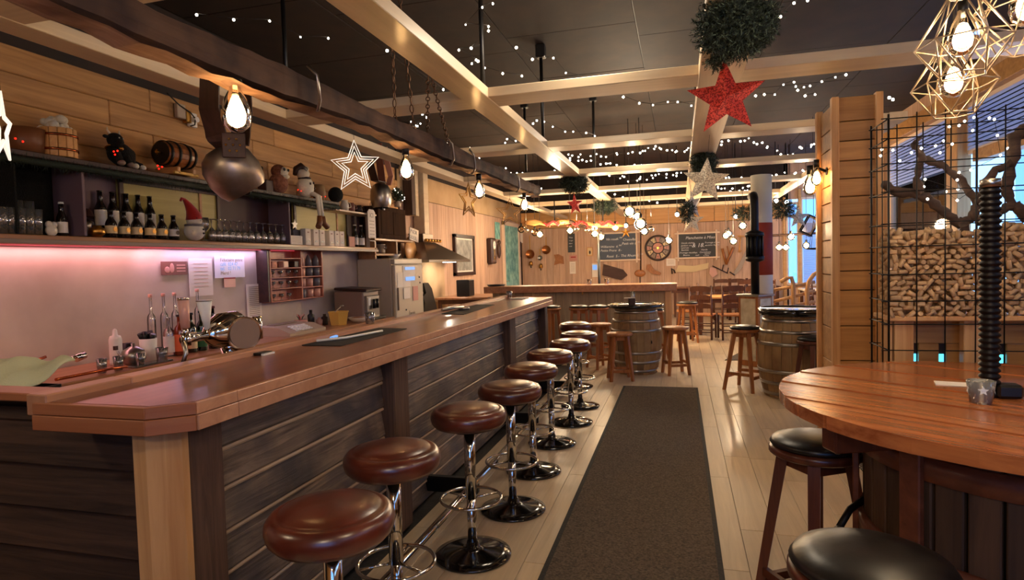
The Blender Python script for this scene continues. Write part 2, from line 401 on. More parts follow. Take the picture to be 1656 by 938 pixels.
# left wall
wl = struct('wall_left', MB().box((WL-.06, 7.3, 1.9), (.1, 19.7, 3.95)), 'ceiling_dark')
zs = [2.30, 2.50, 2.70, 2.90, 3.09]
for k in range(4):
    y = 1.2-random.random()*1.0
    while y < 9.0:
        l = 1.5+random.random()*.5; l = min(l, 9.1-y)
        if l > .1: pbox('board', (WL+.004, y+l/2, (zs[k]+zs[k+1])/2), (.026, round(l-.003, 2), round(zs[k+1]-zs[k]-.003, 3)), 'wall_board', wl, .007)
        y += l
obj('plaster_panel', MB().box((WL+.0, 4.6, .88), (.02, 9.2, 1.76)), 'plaster', wl)
for i in range(40):
    y = 9.15+i*.2+.1
    if y > 17: break
    pbox('board', (WL+.006, y, 1.33), (.026, .196, 2.66), 'pale_board', wl, .004)
obj('upper_band', MB().box((WL+.005, 13.05, 2.88), (.02, 7.9, .42)), 'wall_plain', wl)
obj('upper_band', MB().box((WL+.005, 13.05, 3.5), (.02, 7.9, .7)), 'ceiling_dark', wl)
# back wall
wb = struct('wall_back', MB().box((-.9, YB+.06, 1.9), (7.2, .1, 3.95)), 'ceiling_dark')
x = -4.36; i = 0
while x < 2.6:
    pbox('board', (x+.09, YB-.004, 1.23), (.177, .026, 2.46), 'pale_board', wb, .004); x += .18
for i in range(4): obj('cladding_band', MB().box((0, 0, 0), (1.75, .03, .46), bev=.004), 'gold_pine', wb, (-3.5+i*1.76, YB-.006, 2.70))
# back wall right part with windows
struct('wall_back_right', MB().box((3.25, YB+.06, .35), (1.3, .1, .8)).box((3.25, YB+.06, 3.42), (1.3, .1, .95)).box((3.7, YB+.06, 1.9), (.3, .1, 3.9)), 'pale_board')
def window(n, x0, x1, z0, z1, y, mull=()):
    w_ = struct('window_%d' % n, MB().box(((x0+x1)/2, y, (z0+z1)/2), (x1-x0, .012, z1-z0)), 'glass_pane')
    for a, b, c, d in ((x0-.03, x0+.03, z0, z1), (x1-.03, x1+.03, z0, z1), (x0, x1, z0-.03, z0+.03), (x0, x1, z1-.03, z1+.03)):
        obj('window_frame', MB().box((0, 0, 0), (b-a, .08, d-c), bev=.005), 'frame_pale', w_, ((a+b)/2, y, (c+d)/2))
    return w_
wA = window(1, 2.66, 2.93, .78, 2.84, YB)
wB = window(2, 3.0, 3.5, .75, 2.95, YB)
for w_, xa, xb in ((wB, 3.04, 3.47),):
    for k in range(34): pbox('blind_slat', ((xa+xb)/2, YB-.03, .82+k*.045), (xb-xa, .006, .04), 'blind', w_, .001, rx(.2))
struct('trim_1', MB().box((2.61, YB-.02, 1.5), (.08, .06, 3.0), bev=.005).box((2.96, YB-.03, 1.6), (.07, .08, 3.2), bev=.005), 'gold_pine')
# right wall: posts, header, sill, windows with blinds
wr = struct('wall_right', MB().box((XR+.05, 2.2, 1.35), (.1, 9.4, 2.64)).box((XR+.05, 7.3, 3.72), (.1, 19.6, .25)).box((XR+.05, 7.3, .4), (.1, 19.6, .9)), 'pale_board')
obj('header_beam', MB().box((0, 0, 0), (.16, 19.4, .22), bev=.006), 'panel_pine', wr, (XR-.03, 7.3, 3.49))
obj('sill_beam', MB().box((0, 0, 0), (.16, 11, .14), bev=.006), 'panel_pine', wr, (XR-.03, 3.3, 2.66))
for y in (.5, 3.1, 5.7, 9.4, 12.4, 15.2): obj('wall_post', MB().box((0, 0, 0), (.16, .34, 3.38), bev=.006), 'post_pine', wr, (XR-.03, y, 1.7))
def swindow(n, y0, y1, z0, z1, slats=0):
    w_ = struct('window_%d' % n, MB().box((XR+.04, (y0+y1)/2, (z0+z1)/2), (.012, y1-y0, z1-z0)), 'glass_pane')
    for a, b, c, d in ((y0-.03, y0+.03, z0, z1), (y1-.03, y1+.03, z0, z1), (y0, y1, z0-.03, z0+.03), (y0, y1, z1-.03, z1+.03)):
        obj('window_frame', MB().box((0, 0, 0), (.07, b-a, d-c), bev=.005), 'frame_pale', w_, (XR+.03, (a+b)/2, (c+d)/2))
    for k in range(slats): pbox('blind_slat', (XR-.02, (y0+y1)/2, z1-.06-k*.05), (.006, round(y1-y0-.1, 2), .036), 'blind', w_, .001, ry(.2))
    return w_
swindow(3, 5.9, 9.2, 2.76, 3.36, 11)
swindow(4, 9.6, 12.2, .9, 3.36, 14)
swindow(5, 12.6, 15.0, .9, 3.36)
swindow(6, 3.3, 5.5, 2.76, 3.36, 11)
# near wall behind the camera, with a window
struct('wall_near', MB().box((-2.5, -2.55, 1.9), (4.0, .1, 3.95)).box((2.8, -2.55, 1.9), (1.8, .1, 3.95)).box((.7, -2.55, .4), (2.4, .1, .9)).box((.7, -2.55, 3.4), (2.4, .1, .95)), 'wall_board')
window(7, -.5, 1.9, .85, 2.92, -2.52)
nb = tag(struct('neighbour_wall', MB().box((0, 0, 0), (.2, 26, 6)), 'siding', (9.5, 8, 1.5)), 'pale blue sided building seen through the right windows', 'building')
nb['kind'] = 'structure'
# boarded partition column near the right
pt = struct('wall_partition', MB().box((1.29, 5.36, 1.33), (.26, .48, 2.64)), 'dark_wood')
ys = [155, 195, 227, 259, 288, 317, 348, 380, 409, 438, 469, 527, 583, 640, 690, 740]
zz = [at(1390, q, y=5.1).z for q in ys]; zz[-1] = .01
for a, b in zip(zz, zz[1:]):
    pbox('board', (1.275, 5.1, (a+b)/2), (.27, .03, round(a-b-.006, 3)), 'panel_pine', pt, .004)
    pbox('board', (1.145, 5.34, (a+b)/2-.03), (.03, .44, round(a-b-.006, 3)), 'panel_pine', pt, .004, None)
for x, y, zt in ((1.135, 5.1, 2.67), (1.425, 5.09, 2.68), (1.125, 5.575, 2.67)):
    obj('corner_post', MB().box((0, 0, 0), (.05, .06, zt), bev=.004), 'post_pine', pt, (x, y, zt/2+.001))
# round column behind the stove
cx = at(1232, 400, y=9.9).x
cl = struct('wall_column', MB().cyl((0, 0, 0), (0, 0, 2.72), .15, n=28), 'column_white', (cx, 9.9, .001))
z0, z1 = at(1232, 445, y=9.75).z, at(1232, 360, y=9.75).z
obj('red_band', MB().cyl((0, 0, z0), (0, 0, z1), .154, n=28), 'column_red', cl)
# door on the far left wall
dr = struct('door_1', MB().box((WL+.03, 15.85, 1.25), (.03, 1.45, 2.5)), 'curtain')
for a, b, c, d in ((15.05, 15.15, 0, 2.6), (16.55, 16.65, 0, 2.6), (15.05, 16.65, 2.5, 2.6)):
    obj('door_frame', MB().box((0, 0, 0), (.07, b-a, d-c), bev=.005), 'frame_pale', dr, (WL+.045, (a+b)/2, (c+d)/2+.001))
obj('door_handle', MB().cyl((0, 0, 0), (.05, 0, 0), .012).cyl((.05, 0, 0), (.05, .1, 0), .01), 'chrome', dr, (WL+.045, 15.25, 1.05))
# timber corner post by the hood
struct('trim_2', MB().box((-4.3, 9.35, 3.1), (.16, .14, 1.5), bev=.006), 'old_post')
struct('trim_3', MB().box((-4.31, 9.56, 3.1), (.12, .13, 1.5), bev=.006), 'beam_cream')
# ================================================================ BAR
bar = thing('bar_counter', 'long wooden bar counter with brown varnished top and weathered board front', 'counter', (0, 0, 0))
obj('countertop', MB().prism([(-1.462, 7.0), (-1.95, 7.0), (-1.95, 1.47), (-1.555, 1.47), (-1.462, 1.552)], 1.03, 1.1), 'bar_top', bar)
def strip(name, p, q, z0, z1, t, mat, parent=bar, out=0):
    p = Vector((*p, 0)); q = Vector((*q, 0)); d = (q-p); l = d.length; ang = math.atan2(d.y, d.x)
    return obj(name, MB().box((l/2, t/2, 0), (l, t, z1-z0), bev=.002), mat, parent, (p.x, p.y, (z0+z1)/2), (0, 0, ang))
cuts = [1.54, 1.72, 3.9, 7.0]
for a, b in zip(cuts, cuts[1:]):
    strip('edge_board', (-1.445, a+.001), (-1.445, b-.001), 1.062, 1.099, .022, 'bar_edge')
    strip('edge_board', (-1.442, a+.001), (-1.442, b-.001), 1.012, 1.06, .028, 'bar_edge')
for z0, z1 in ((1.062, 1.099), (1.012, 1.06)):
    o_ = .003 if z0 < 1.05 else 0
    strip('edge_board', (-1.553, 1.45-o_), (-1.446, 1.538-o_), z0, z1, .022, 'bar_edge_x')
    strip('edge_board', (-2.0, 1.45-o_), (-1.554, 1.45-o_), z0, z1, .022, 'bar_edge_x')
    strip('edge_board', (-1.45, 7.002), (-1.95, 7.002), z0, z1, -.02, 'bar_edge_x')
obj('rim_board', MB().box((0, 0, 0), (.085, 5.25, .07), bev=.004), 'bar_edge', bar, (-1.992, 4.4, 1.09))
obj('rim_board', MB().box((0, 0, 0), (.085, .315, .07), bev=.004), 'bar_edge', bar, (-1.992, 1.615, 1.09))
obj('return_top', MB().box((0, 0, 0), (1.7, .11, .03), bev=.004), 'bar_edge_x', bar, (-2.89, 1.62, 1.085))
obj('return_fascia', MB().box((0, 0, 0), (1.7, .03, .05), bev=.004), 'bar_edge_x', bar, (-2.89, 1.64, .985))
obj('return_panel', MB().box((0, 0, 0), (1.7, .04, .1), bev=.004), 'dark_wood', bar, (-2.89, 1.68, 1.03))
obj('carcass', MB().box((-1.81, 4.3, .5), (.3, 5.2, 1.0)), 'dark_wood', bar)
zb = [1.012, .872, .727, .568, .42, .275, .13, .005]
for (a, b) in ((1.77, 3.03), (3.22, 5.42), (5.62, 6.86)):
    for k, (u_, l_) in enumerate(zip(zb, zb[1:])):
        pbox('front_board', (-1.615, (a+b)/2, (u_+l_)/2), (.045, round(b-a, 2), round(u_-l_+.004, 3)), 'weathered', bar, .010, ry(-.16))
        if k: pbox('board_edge', (-1.597, (a+b)/2, u_-.008), (.016, round(b-a, 2), .018), 'worn_lit_edge', bar, .005, ry(-.5))  # pale strip puts the highlight on the worn bevel into its colour
for a, b, x in ((1.60, 1.77, -1.59), (3.03, 3.22, -1.56), (5.42, 5.62, -1.56), (6.86, 6.99, -1.54)):
    obj('post', MB().box((0, 0, 0), (.11, b-a, 1.008), bev=.008), 'old_post', bar, (x-.02, (a+b)/2, .505))
obj('corner_post', MB().prism([(-1.61, 1.50), (-1.545, 1.575), (-1.545, 1.602), (-1.63, 1.602), (-1.66, 1.50)], .002, 1.01), 'post_pine', bar)
ze = [1.03, .99, .835, .68, .53, .38, .23, .08, .005]
for k, (u_, l_) in enumerate(zip(ze, ze[1:])):
    pbox('end_board', (-2.58, 1.63, (u_+l_)/2), (1.84, .035, round(u_-l_+.008, 3)), 'weathered_x', bar, .008, rx(-.12))
obj('end_post', MB().box((0, 0, 0), (.1, .05, 1.0), bev=.006), 'old_post', bar, (-1.7, 1.6, .505))
fr = obj('foot_rail', MB().tube([(-1.255, 1.7, .14), (-1.255, 7.0, .14)], .021, 14), 'chrome', bar)
for y in (1.9, 3.6, 5.3, 6.8):
    obj('rail_bracket', MB().box((-1.43, y, .10), (.36, .05, .1), bev=.008), 'iron', fr)
# ================================================================ BACK COUNTER AND SHELVES
bc = thing('back_counter', 'low wooden work counter along the left wall under the bottle shelf', 'counter')
obj('worktop', MB().box((-4.05, 4.5, .81), (.66, 6.0, .04), bev=.005), 'counter_wood', bc)
obj('cabinet_body', MB().box((-4.08, 4.5, .397), (.58, 5.9, .785), bev=.004), 'dark_wood', bc)
for i in range(8): pbox('cabinet_door', (-3.78, 1.9+i*.74, .42), (.02, .70, .68), 'counter_wood', bc, .004)
sh = thing('bottle_shelf', 'long two-tier wooden wall shelf above the bar work counter', 'shelf')
obj('lower_shelf', MB().box((-4.24, 4.65, 1.755), (.28, 6.3, .05), bev=.006), 'shelf_wood', sh)
obj('shelf_lip', MB().box((-4.092, 4.65, 1.735), (.018, 6.3, .03), bev=.003), 'grey_plastic', sh)
obj('upper_shelf', MB().box((-4.24, 4.4, 2.31), (.28, 4.9, .04), bev=.006), 'dark_wood', sh)
ysx = 6.55
obj('upper_shelf', MB().box((-4.24, 7.3, 2.235), (.26, 1.05, .022), bev=.003), 'frame_pale', sh)
for px, mt in ((136, 'lilac_board'), (467, 'lilac_board')):
    y = at(px, 320, x=-4.1).y; obj('divider', MB().box((-4.24, y, 2.035), (.28, .022, .5), bev=.003), mt, sh)
obj('divider', MB().box((-4.365, 3.18, 2.035), (.02, .42, .5), bev=.003).box((-4.24, 2.96, 2.035), (.27, .012, .5)), 'plush_black', sh)
ya, yb = at(136, 320, x=-4.1).y, at(467, 340, x=-4.1).y
obj('back_panel', MB().box((WL+.03, (ya+yb)/2+.0, 2.035), (.02, yb-ya, .5)), 'maroon', sh)
obj('back_panel', MB().box((WL+.03, ya+.35, 2.035), (.026, .66, .5)), 'lilac_board', sh)
obj('back_panel', MB().box((WL+.03, (yb+7.78)/2, 2.02), (.02, 7.78-yb, .48)), 'maroon', sh)
obj('back_panel', MB().box((WL+.03, 2.2, 2.035), (.02, 1.4, .5)), 'maroon', sh)
def ypane(p0, p1):
    a = at(*p0, x=WL+.06); b = at(*p1, x=WL+.06); zt = a.z; zb_ = 1.79
    f = obj('framed_pane', MB().box((WL+.06, (a.y+b.y)/2, (zt+zb_)/2), (.02, b.y-a.y, zt-zb_)), 'yellow_panel', sh)
    for u_, v_, s_, t_ in ((a.y, a.y+.04, zb_, zt), (b.y-.04, b.y, zb_, zt), (a.y, b.y, zt-.03, zt)):
        obj('pane_frame', MB().box((WL+.075, (u_+v_)/2, (s_+t_)/2), (.025, v_-u_, t_-s_), bev=.003), 'dark_wood_z', f)
    obj('pane_frame', MB().box((WL+.072, b.y-(b.y-a.y)*.22, (zt+zb_)/2), (.015, .03, zt-zb_), bev=.003), 'shelf_wood', f)
ypane((188, 289), (352, 318)); ypane((472, 328), (560, 345))
obj('end_post', MB().box((-4.2, 7.74, 2.02), (.06, .04, .5), bev=.003), 'frame_pale', sh)
led = single('led_strip', MB().box((0, 0, 0), (.012, 4.6, .008)), 'led_pink', 'pink glowing light strip fixed under the bottle shelf', 'light strip', (-4.33, 3.9, 1.722))
lamp('led_light', (-4.33, 2.9, 1.715), 3.6, (1, .42, .45), kind='AREA', size=(.05, 3.0), rot=(0, 0, 0), parent=None)
lamp('led_light', (-4.33, 4.9, 1.715), 1.8, (.8, .6, 1), kind='AREA', size=(.05, 1.5), rot=(0, 0, 0), parent=None)
# ================================================================ BAR STOOLS
def bar_stool():
    t = thing('bar_stool', '', 'stool')
    h = .775
    obj('seat', MB().lathe([(0, h-.1), (.13, h-.1), (.172, h-.094), (.189, h-.075), (.195, h-.05), (.192, h-.03), (.178, h-.012), (.162, h-.006), (.158, h-.009), (.15, h-.002), (.1, h+.008), (0, h+.012)], n=40), 'leather', t)
    obj('seat_plate', MB().cyl((0, 0, h-.115), (0, 0, h-.1), .11, n=24), 'iron', t)
    obj('pole', MB().cyl((0, 0, .30), (0, 0, h-.11), .029, n=20), 'chrome', t)
    obj('sleeve', MB().cyl((0, 0, .03), (0, 0, .33), .024, n=20), 'chrome', t)
    fr = obj('foot_ring', MB().tube([(.155*math.cos(2*PI*i/36), .155*math.sin(2*PI*i/36), .30) for i in range(36)], .0085, 8, closed=True), 'chrome', t)
    for k in range(3):
        a = 2*PI*k/3+.6; obj('spoke', MB().cyl((.02*math.cos(a), .02*math.sin(a), .30), (.152*math.cos(a), .152*math.sin(a), .30), .006, n=8), 'chrome', fr)
    obj('base', MB().lathe([(0, 0), (.195, 0), (.2, .006), (.197, .014), (.15, .026), (.06, .038), (.035, .05), (.03, .075), (0, .075)], n=36), 'black_gloss', t)
    return t
bs0 = bar_stool()
p1 = at(534, 812, z=.787); p2 = at(634, 718, z=.787)
spots = [(p1.x, p1.y), (p2.x, p2.y), (-1.055, 2.92), (-1.005, 3.527), (-1.04, 4.218), (-1.045, 4.905), (-1.0, 5.588), (-1.02, 6.24), (-1.22, 7.22)]
LB = ['largest and nearest brown leather bar stool at the bottom edge of the picture', 'second brown leather bar stool from the near end of the bar', 'third brown leather bar stool from the near end of the bar', 'fourth brown leather bar stool from the near end of the bar', 'fifth brown leather bar stool from the near end of the bar, middle of the row', 'fourth brown leather bar stool from the far end of the row', 'third brown leather bar stool from the far end of the row', 'second brown leather bar stool from the far end, next to small wooden stools', 'farthest brown leather bar stool, tucked against the far corner of the bar']
for i, (x, y) in enumerate(spots):
    if i == 0: bs0.location = (x, y, 0); bs0['label'] = LB[0]; bs0['group'] = 'brown leather bar stools along the bar'; s_ = bs0
    else: s_ = dup(bs0, (x, y, 0), i*1.1, LB[i])
# ================================================================ MATS
rug = single('runner_rug', MB().box((0, 0, 0), (.80, 4.9, .010), bev=.003), 'rug', 'long dark brown runner mat on the floor beside the bar stools', 'rug', (-.245, 4.83, .0055))
obj('border', MB().box((-.412, 0, -.001), (.026, 4.95, .008)).box((.412, 0, -.001), (.026, 4.95, .008)).box((0, 2.462, -.001), (.85, .026, .008)), 'rug_edge', rug)
a = at(1172, 583, z=0); b = at(1232, 552, z=0)
single('door_mat', MB().prism([(a.x, a.y), (a.x+1.7, a.y+.1), (a.x+1.9, b.y+.6), (b.x, b.y)], .001, .009), 'rug', 'dark floor mat lying behind the right barrel table', 'rug')
# ================================================================ WOODEN STOOLS
def wood_stool(h, rs, cushion, wd, label, loc, rot=.4, spread=.19, ct=.045):
    t = thing('wooden_stool', label, 'stool', loc, rot, 'round wooden stools')
    zt = h-(ct if cushion else 0)
    obj('seat', MB().lathe([(0, zt-.035), (rs-.012, zt-.035), (rs, zt-.026), (rs, zt-.008), (rs-.008, zt), (0, zt)], n=32), wd, t)
    if cushion: obj('cushion', MB().lathe([(0, zt), (rs-.012, zt+.001), (rs-.004, zt+.012), (rs-.015, zt+.028), (rs-.06, zt+ct*.85), (rs*.3, zt+ct), (0, zt+ct)], n=36), 'black_vinyl', t)
    rt = rs*.68
    for i in range(4):
        a = PI/4+i*PI/2; p = Vector((rt*math.cos(a), rt*math.sin(a), zt-.03)); q = Vector((spread*math.cos(a), spread*math.sin(a), 0))
        d = (p-q); R = d.to_track_quat('Z', 'Y').to_matrix()
        obj('leg', MB().add(*leg_vf(q, p, .019, a)), wd, t)
    for i in range(4):
        a = PI/4+i*PI/2; b = a+PI/2; z = h*(.26 if i % 2 else .21); k = spread+(rt-spread)*z/(zt-.03)
        obj('stretcher', MB().add(*bar_vf(Vector((k*math.cos(a), k*math.sin(a), z)), Vector((k*math.cos(b), k*math.sin(b), z)), .011, .017)), wd, t)
    a0 = PI/4
    obj('apron', MB().lathe([(rt*.9, zt-.09), (rt*1.0, zt-.09), (rt*1.0, zt-.034), (rt*.9, zt-.034)], n=4, smooth=False, M=rz(PI/4)), wd, t)
    return t
def leg_vf(q, p, w, a):
    V = []
    c, s = math.cos(a), math.sin(a)
    for P, k in ((q, .85), (p, 1.15)):
        for u_, v_ in ((-1, -1), (1, -1), (1, 1), (-1, 1)): V.append((P.x+(u_*c-v_*s)*w*k, P.y+(u_*s+v_*c)*w*k, P.z))
    return V, [(3, 2, 1, 0), (4, 5, 6, 7), (0, 1, 5, 4), (1, 2, 6, 5), (2, 3, 7, 6), (3, 0, 4, 7)]
def bar_vf(p, q, w, h):
    d = (q-p).normalized(); s = d.cross(Vector((0, 0, 1))).normalized()*w; u_ = Vector((0, 0, h)); V = []
    for P in (p, q):
        for a, b in ((-1, -1), (1, -1), (1, 1), (-1, 1)): V.append(tuple(P+s*a+u_*b))
    return V, [(3, 2, 1, 0), (4, 5, 6, 7), (0, 1, 5, 4), (1, 2, 6, 5), (2, 3, 7, 6), (3, 0, 4, 7)]
B1 = Vector((-.58, 8.3, 0)); B2 = Vector((1.16, 7.1, 0))
wood_stool(.595, .165, False, 'stool_brown', 'low wooden stool with round plank seat standing in front of the left barrel table', (-.745, 7.72, 0), .25)
wood_stool(.63, .165, False, 'stool_brown', 'low wooden stool with round plank seat left of the left barrel table', (-1.1, 8.55, 0), .7)
wood_stool(.62, .17, False, 'stool_brown', 'low wooden stool with round plank seat right of the left barrel table', (-.07, 8.2, 0), .35)
wood_stool(.735, .17, True, 'stool_brown', 'tall wooden stool with black cushion left of the right barrel table', (.70, 7.33, 0), 1.0, .24)
q = at(1312, 540, y=6.75)
wood_stool(.70, .16, True, 'stool_dark', 'wooden stool with black cushion half hidden behind the boarded column', (q.x+.0, 6.62, 0), .5, .2)
q = at(1117, 553, z=0)
wood_stool(.74, .19, True, 'stool_brown', 'tall wooden stool with black cushion right of the far back counter', (q.x-.05, q.y-.02, 0), .3, .2)
for i, (px, n) in enumerate(((892, 'partly hidden behind the bar end'), (937, 'in the middle of the back counter row'), (968, 'beside the left barrel table top'))):
    q = at(px, 491, y=9.5)
    wood_stool(.83, .16, True, 'stool_brown', 'black cushioned stool at the back counter, '+n, (q.x, 9.45, 0), .78+.1*i, .17)
q = at(1060, 495, y=9.5)
wood_stool(.78, .16, True, 'stool_brown', 'wooden stool behind the left barrel table, only right legs visible', (q.x-.03, 9.45, 0), .8, .21)
s1 = wood_stool(.80, .172, True, 'stool_dark', 'dark wooden stool with domed black cushion under the left side of the round table', (.505, 2.60, 0), .55, .235, .05)
s2 = wood_stool(.80, .185, True, 'stool_dark', 'nearest stool with large domed black cushion at the bottom right of the picture', (.43, 1.60, 0), .5, .24, .055)
# ================================================================ BARREL TABLES
def barrel_table(loc, rb, topr, h, label, ztop, items, hoopm):
    t = thing('barrel_table', label, 'table', loc, .1, 'wine barrel standing tables')
    H = h-.03; n = 22
    def R(z): return rb*(.80+.20*math.sin(PI*max(0, min(1, z/H))))
    zs = [0.002]+[H*k/8 for k in range(1, 9)]
    def stave():
        V = []; F = []; da = PI/n*.965
        for z in zs:
            for a, rr in ((-da, R(z)), (da, R(z)), (da, R(z)-.022), (-da, R(z)-.022)): V.append((rr*math.cos(a), rr*math.sin(a), z))
        for i in range(len(zs)-1):
            for j in range(4): F.append((i*4+j, i*4+(j+1) % 4, i*4+4+(j+1) % 4, i*4+4+j))
        F += [(3, 2, 1, 0), tuple(len(V)-4+k for k in range(4))]
        m = MB().add(V, F).mesh('stave'); m.materials.append(m_('barrel_oak')); return m
    me = stave()
    for i in range(n): obj('stave', me, None, t, (0, 0, 0), (0, 0, 2*PI*i/n))
    obj('barrel_core', MB().lathe([(R(z)-.02, z) for z in zs], n=22), 'dark_wood', t)
    for z in (.05, .17, .30, .60, .73, .85):
        z *= H/.9; hw = .018
        obj('hoop', MB().lathe([(R(z-hw)+.001, z-hw), (R(z-hw)+.005, z-hw), (R(z+hw)+.005, z+hw), (R(z+hw)+.001, z+hw)], n=40), hoopm, t)
    obj('bung', MB().cyl((0, 0, 0), (0, 0, .012), .02, n=12), 'black', t, (R(H*.5)*math.cos(-1.0), R(H*.5)*math.sin(-1.0), H*.5), (ry(PI/2)).to_4x4().to_euler())
    obj('table_top', MB().lathe([(0, h-.03), (topr-.05, h-.03), (topr-.02, h-.03+ztop*.0), (topr, h-.02), (topr, h+ztop), (topr-.02, h+ztop), (topr-.025, h+ztop-.008), (0, h+ztop-.008)], n=48), 'black_gloss', t)
    return t
barrel_table(tuple(B1), .335, .37, .90, 'wine barrel table with round black top between three low stools', .015, 0, 'steel')
barrel_table(tuple(B2), .36, .345, .90, 'wine barrel table with black rimmed top beside the boarded column', .045, 0, 'steel')
def mini(name, mb, mat, label, cat, loc, rot=None, group=None): return single(name, mb, mat, label, cat, loc, rot, group)
q = at(1022, 490, y=8.2)
mh = thing('menu_holder', 'small dark block holding a card on the left barrel table', 'holder', (q.x, 8.2, .908))
obj('block', MB().box((0, 0, .045), (.09, .06, .09), bev=.004), 'dark_wood', mh)
obj('card', MB().box((-.03, 0, .094), (.14, .07, .004)), 'paper', mh)
mini('tealight_glass', MB().lathe([(.025, 0), (.033, .08), (.031, .08), (.023, .004), (0, .004)], n=16), 'glass', 'small candle glass standing on the menu block of the left barrel table', 'glass', (q.x+.01, 8.2, 1.005))
# ================================================================ PRESS TABLE
TC = Vector((1.085, 2.315, 0)); TR = .745; TZ = 1.02
tb = thing('press_table', 'round slatted red-brown table built over an old wooden wine press', 'table', tuple(TC))
ang = math.radians(-38); W = 2*TR/19
for i in range(19):
    y0 = -TR+i*W+.0035; y1 = y0+W-.007; P = []
    N = 14
    def xe(y): return math.sqrt(max(0, TR*TR-y*y))
    L_ = [(-xe(y0+(y1-y0)*k/6), y0+(y1-y0)*k/6) for k in range(7)]; R_ = [(xe(y1-(y1-y0)*k/6), y1-(y1-y0)*k/6) for k in range(7)]
    poly = (L_+R_)[::-1]
    g = [poly[0]]
    for p in poly[1:]:
        if abs(p[0]-g[-1][0])+abs(p[1]-g[-1][1]) > 1e-4: g.append(p)
    o = obj('plank', MB().prism(g, TZ-.042, TZ-.0015*(i % 3)), 'table_red', tb, (0, 0, 0), (0, 0, ang))
obj('underframe', MB().lathe([(0, TZ-.075), (.45, TZ-.075), (.45, TZ-.044), (0, TZ-.044)], n=40), 'black', tb)
bq = at(1364, 706, z=.93)-TC
for k in range(3):
    a = math.atan2(bq.y, bq.x)+k*PI*2/3; obj('support_block', MB().box((0, 0, 0), (.2, .075, .09), bev=.006), 'stool_dark', tb, (.59*math.cos(a), .59*math.sin(a), TZ-.088), (0, 0, a))
br = .46; n = 34
for i in range(n):
    a = 2*PI*i/n; pbox('stave', (br*math.cos(a), br*math.sin(a), .56), (.022, .077, .78), 'press_stave', tb, .004, (0, 0, a))
obj('inner_barrel', MB().lathe([(br-.03, .18), (br-.03, .94)], n=32), 'black', tb)
for z, h_ in ((.86, .07), (.56, .06), (.24, .07)):
    obj('hoop', MB().lathe([(br+.012, z-h_/2), (br+.03, z-h_/2), (br+.03, z+h_/2), (br+.012, z+h_/2)], n=48), 'press_hoop', tb)
for k in range(8):
    a = k*PI/4+2.9; obj('hoop_batten', MB().box((0, 0, 0), (.022, .07, .74), bev=.004), 'press_hoop', tb, ((br+.034)*math.cos(a), (br+.034)*math.sin(a), .55), (0, 0, a))
obj('tray', MB().lathe([(0, .05), (.46, .05), (.5, .08), (.5, .13), (.48, .13), (.46, .1), (0, .1)], n=48), 'dark_wood', tb)
for k in range(3):
    a = .6+k*2*PI/3; obj('foot', MB().box((0, 0, 0), (.14, .1, .05), bev=.006), 'dark_wood', tb, (.42*math.cos(a), .42*math.sin(a), .0255), (0, 0, a))
for k, a in enumerate((2.95, 2.95+PI)):
    for z in (.9, .62):
        la = obj('latch', MB().tube([(.47*math.cos(a), .47*math.sin(a), z), (.52*math.cos(a+.12), .52*math.sin(a+.12), z-.02), (.57*math.cos(a+.22), .57*math.sin(a+.22), z-.075)], .012, 8), 'iron', tb)
        obj('latch_tip', MB().ell((.57*math.cos(a+.22), .57*math.sin(a+.22), z-.075), .015, 8, 6), 'steel', la)
pr_ = []; z = TZ-.04
st = Vector((at(1600, 640, z=TZ).x, at(1600, 640, z=TZ).y, 0))-TC
ztop = at(1600, 292, y=st.y+TC.y).z
k = 0
while z < ztop-.03:
    pr_ += [(.024, z), (.0305, z+.006), (.0305, z+.011), (.024, z+.017)]; z += .0195
pr_ += [(.024, z), (.027, z), (.027, ztop), (0, ztop)]
obj('press_screw', MB().lathe(pr_, n=24), 'iron', tb, (st.x, st.y, 0))
obj('screw_cap', MB().cyl((0, 0, ztop-.022), (0, 0, ztop+.004), .029, n=20), 'steel', tb, (st.x, st.y, 0))
sb = obj('screw_block', MB().box((0, 0, .022), (.07, .06, .044), bev=.008), 'black', tb, (st.x+.045, st.y-.015, TZ), (0, 0, -.1))
q = at(1586, 652, z=TZ)
tg = thing('tealight_glass', 'clear tumbler with white star decoration on the round red table', 'glass', (q.x, q.y, TZ))
obj('glass_body', MB().lathe([(.0, .001), (.029, .001), (.039, .072), (.0335, .072), (.024, .008), (0, .008)], n=28), 'glass_clear', tg)
obj('candle', MB().cyl((0, 0, .009), (0, 0, .026), .019, n=20), 'candle', tg)
def starpoly(R, r, n=5, rot=PI/2): return [((R if i % 2 == 0 else r)*math.cos(rot+i*PI/n), (R if i % 2 == 0 else r)*math.sin(rot+i*PI/n)) for i in range(2*n)]
for k in range(4):
    a = -PI/2-.2+k*PI/2
    obj('star_mark', MB().prism(starpoly(.015, .007), 0, .0005, None), 'frost', tg, (.0335*math.cos(a), .0335*math.sin(a), .045), (rz(a+PI/2)@rx(PI/2-.14)))
for nm, px, py, dz, lab in (('paper_napkin', 1547, 622, .0, 'white paper place card on the table left of the press screw'), ('paper_napkin', 1642, 634, 0, 'white paper place card on the table right of the press screw')):
    q = at(px, py, z=TZ); single(nm, MB().box((0, 0, .0015), (.13, .075, .003)), 'paper', lab, 'card', (q.x, q.y, TZ), (0, 0, -.25))
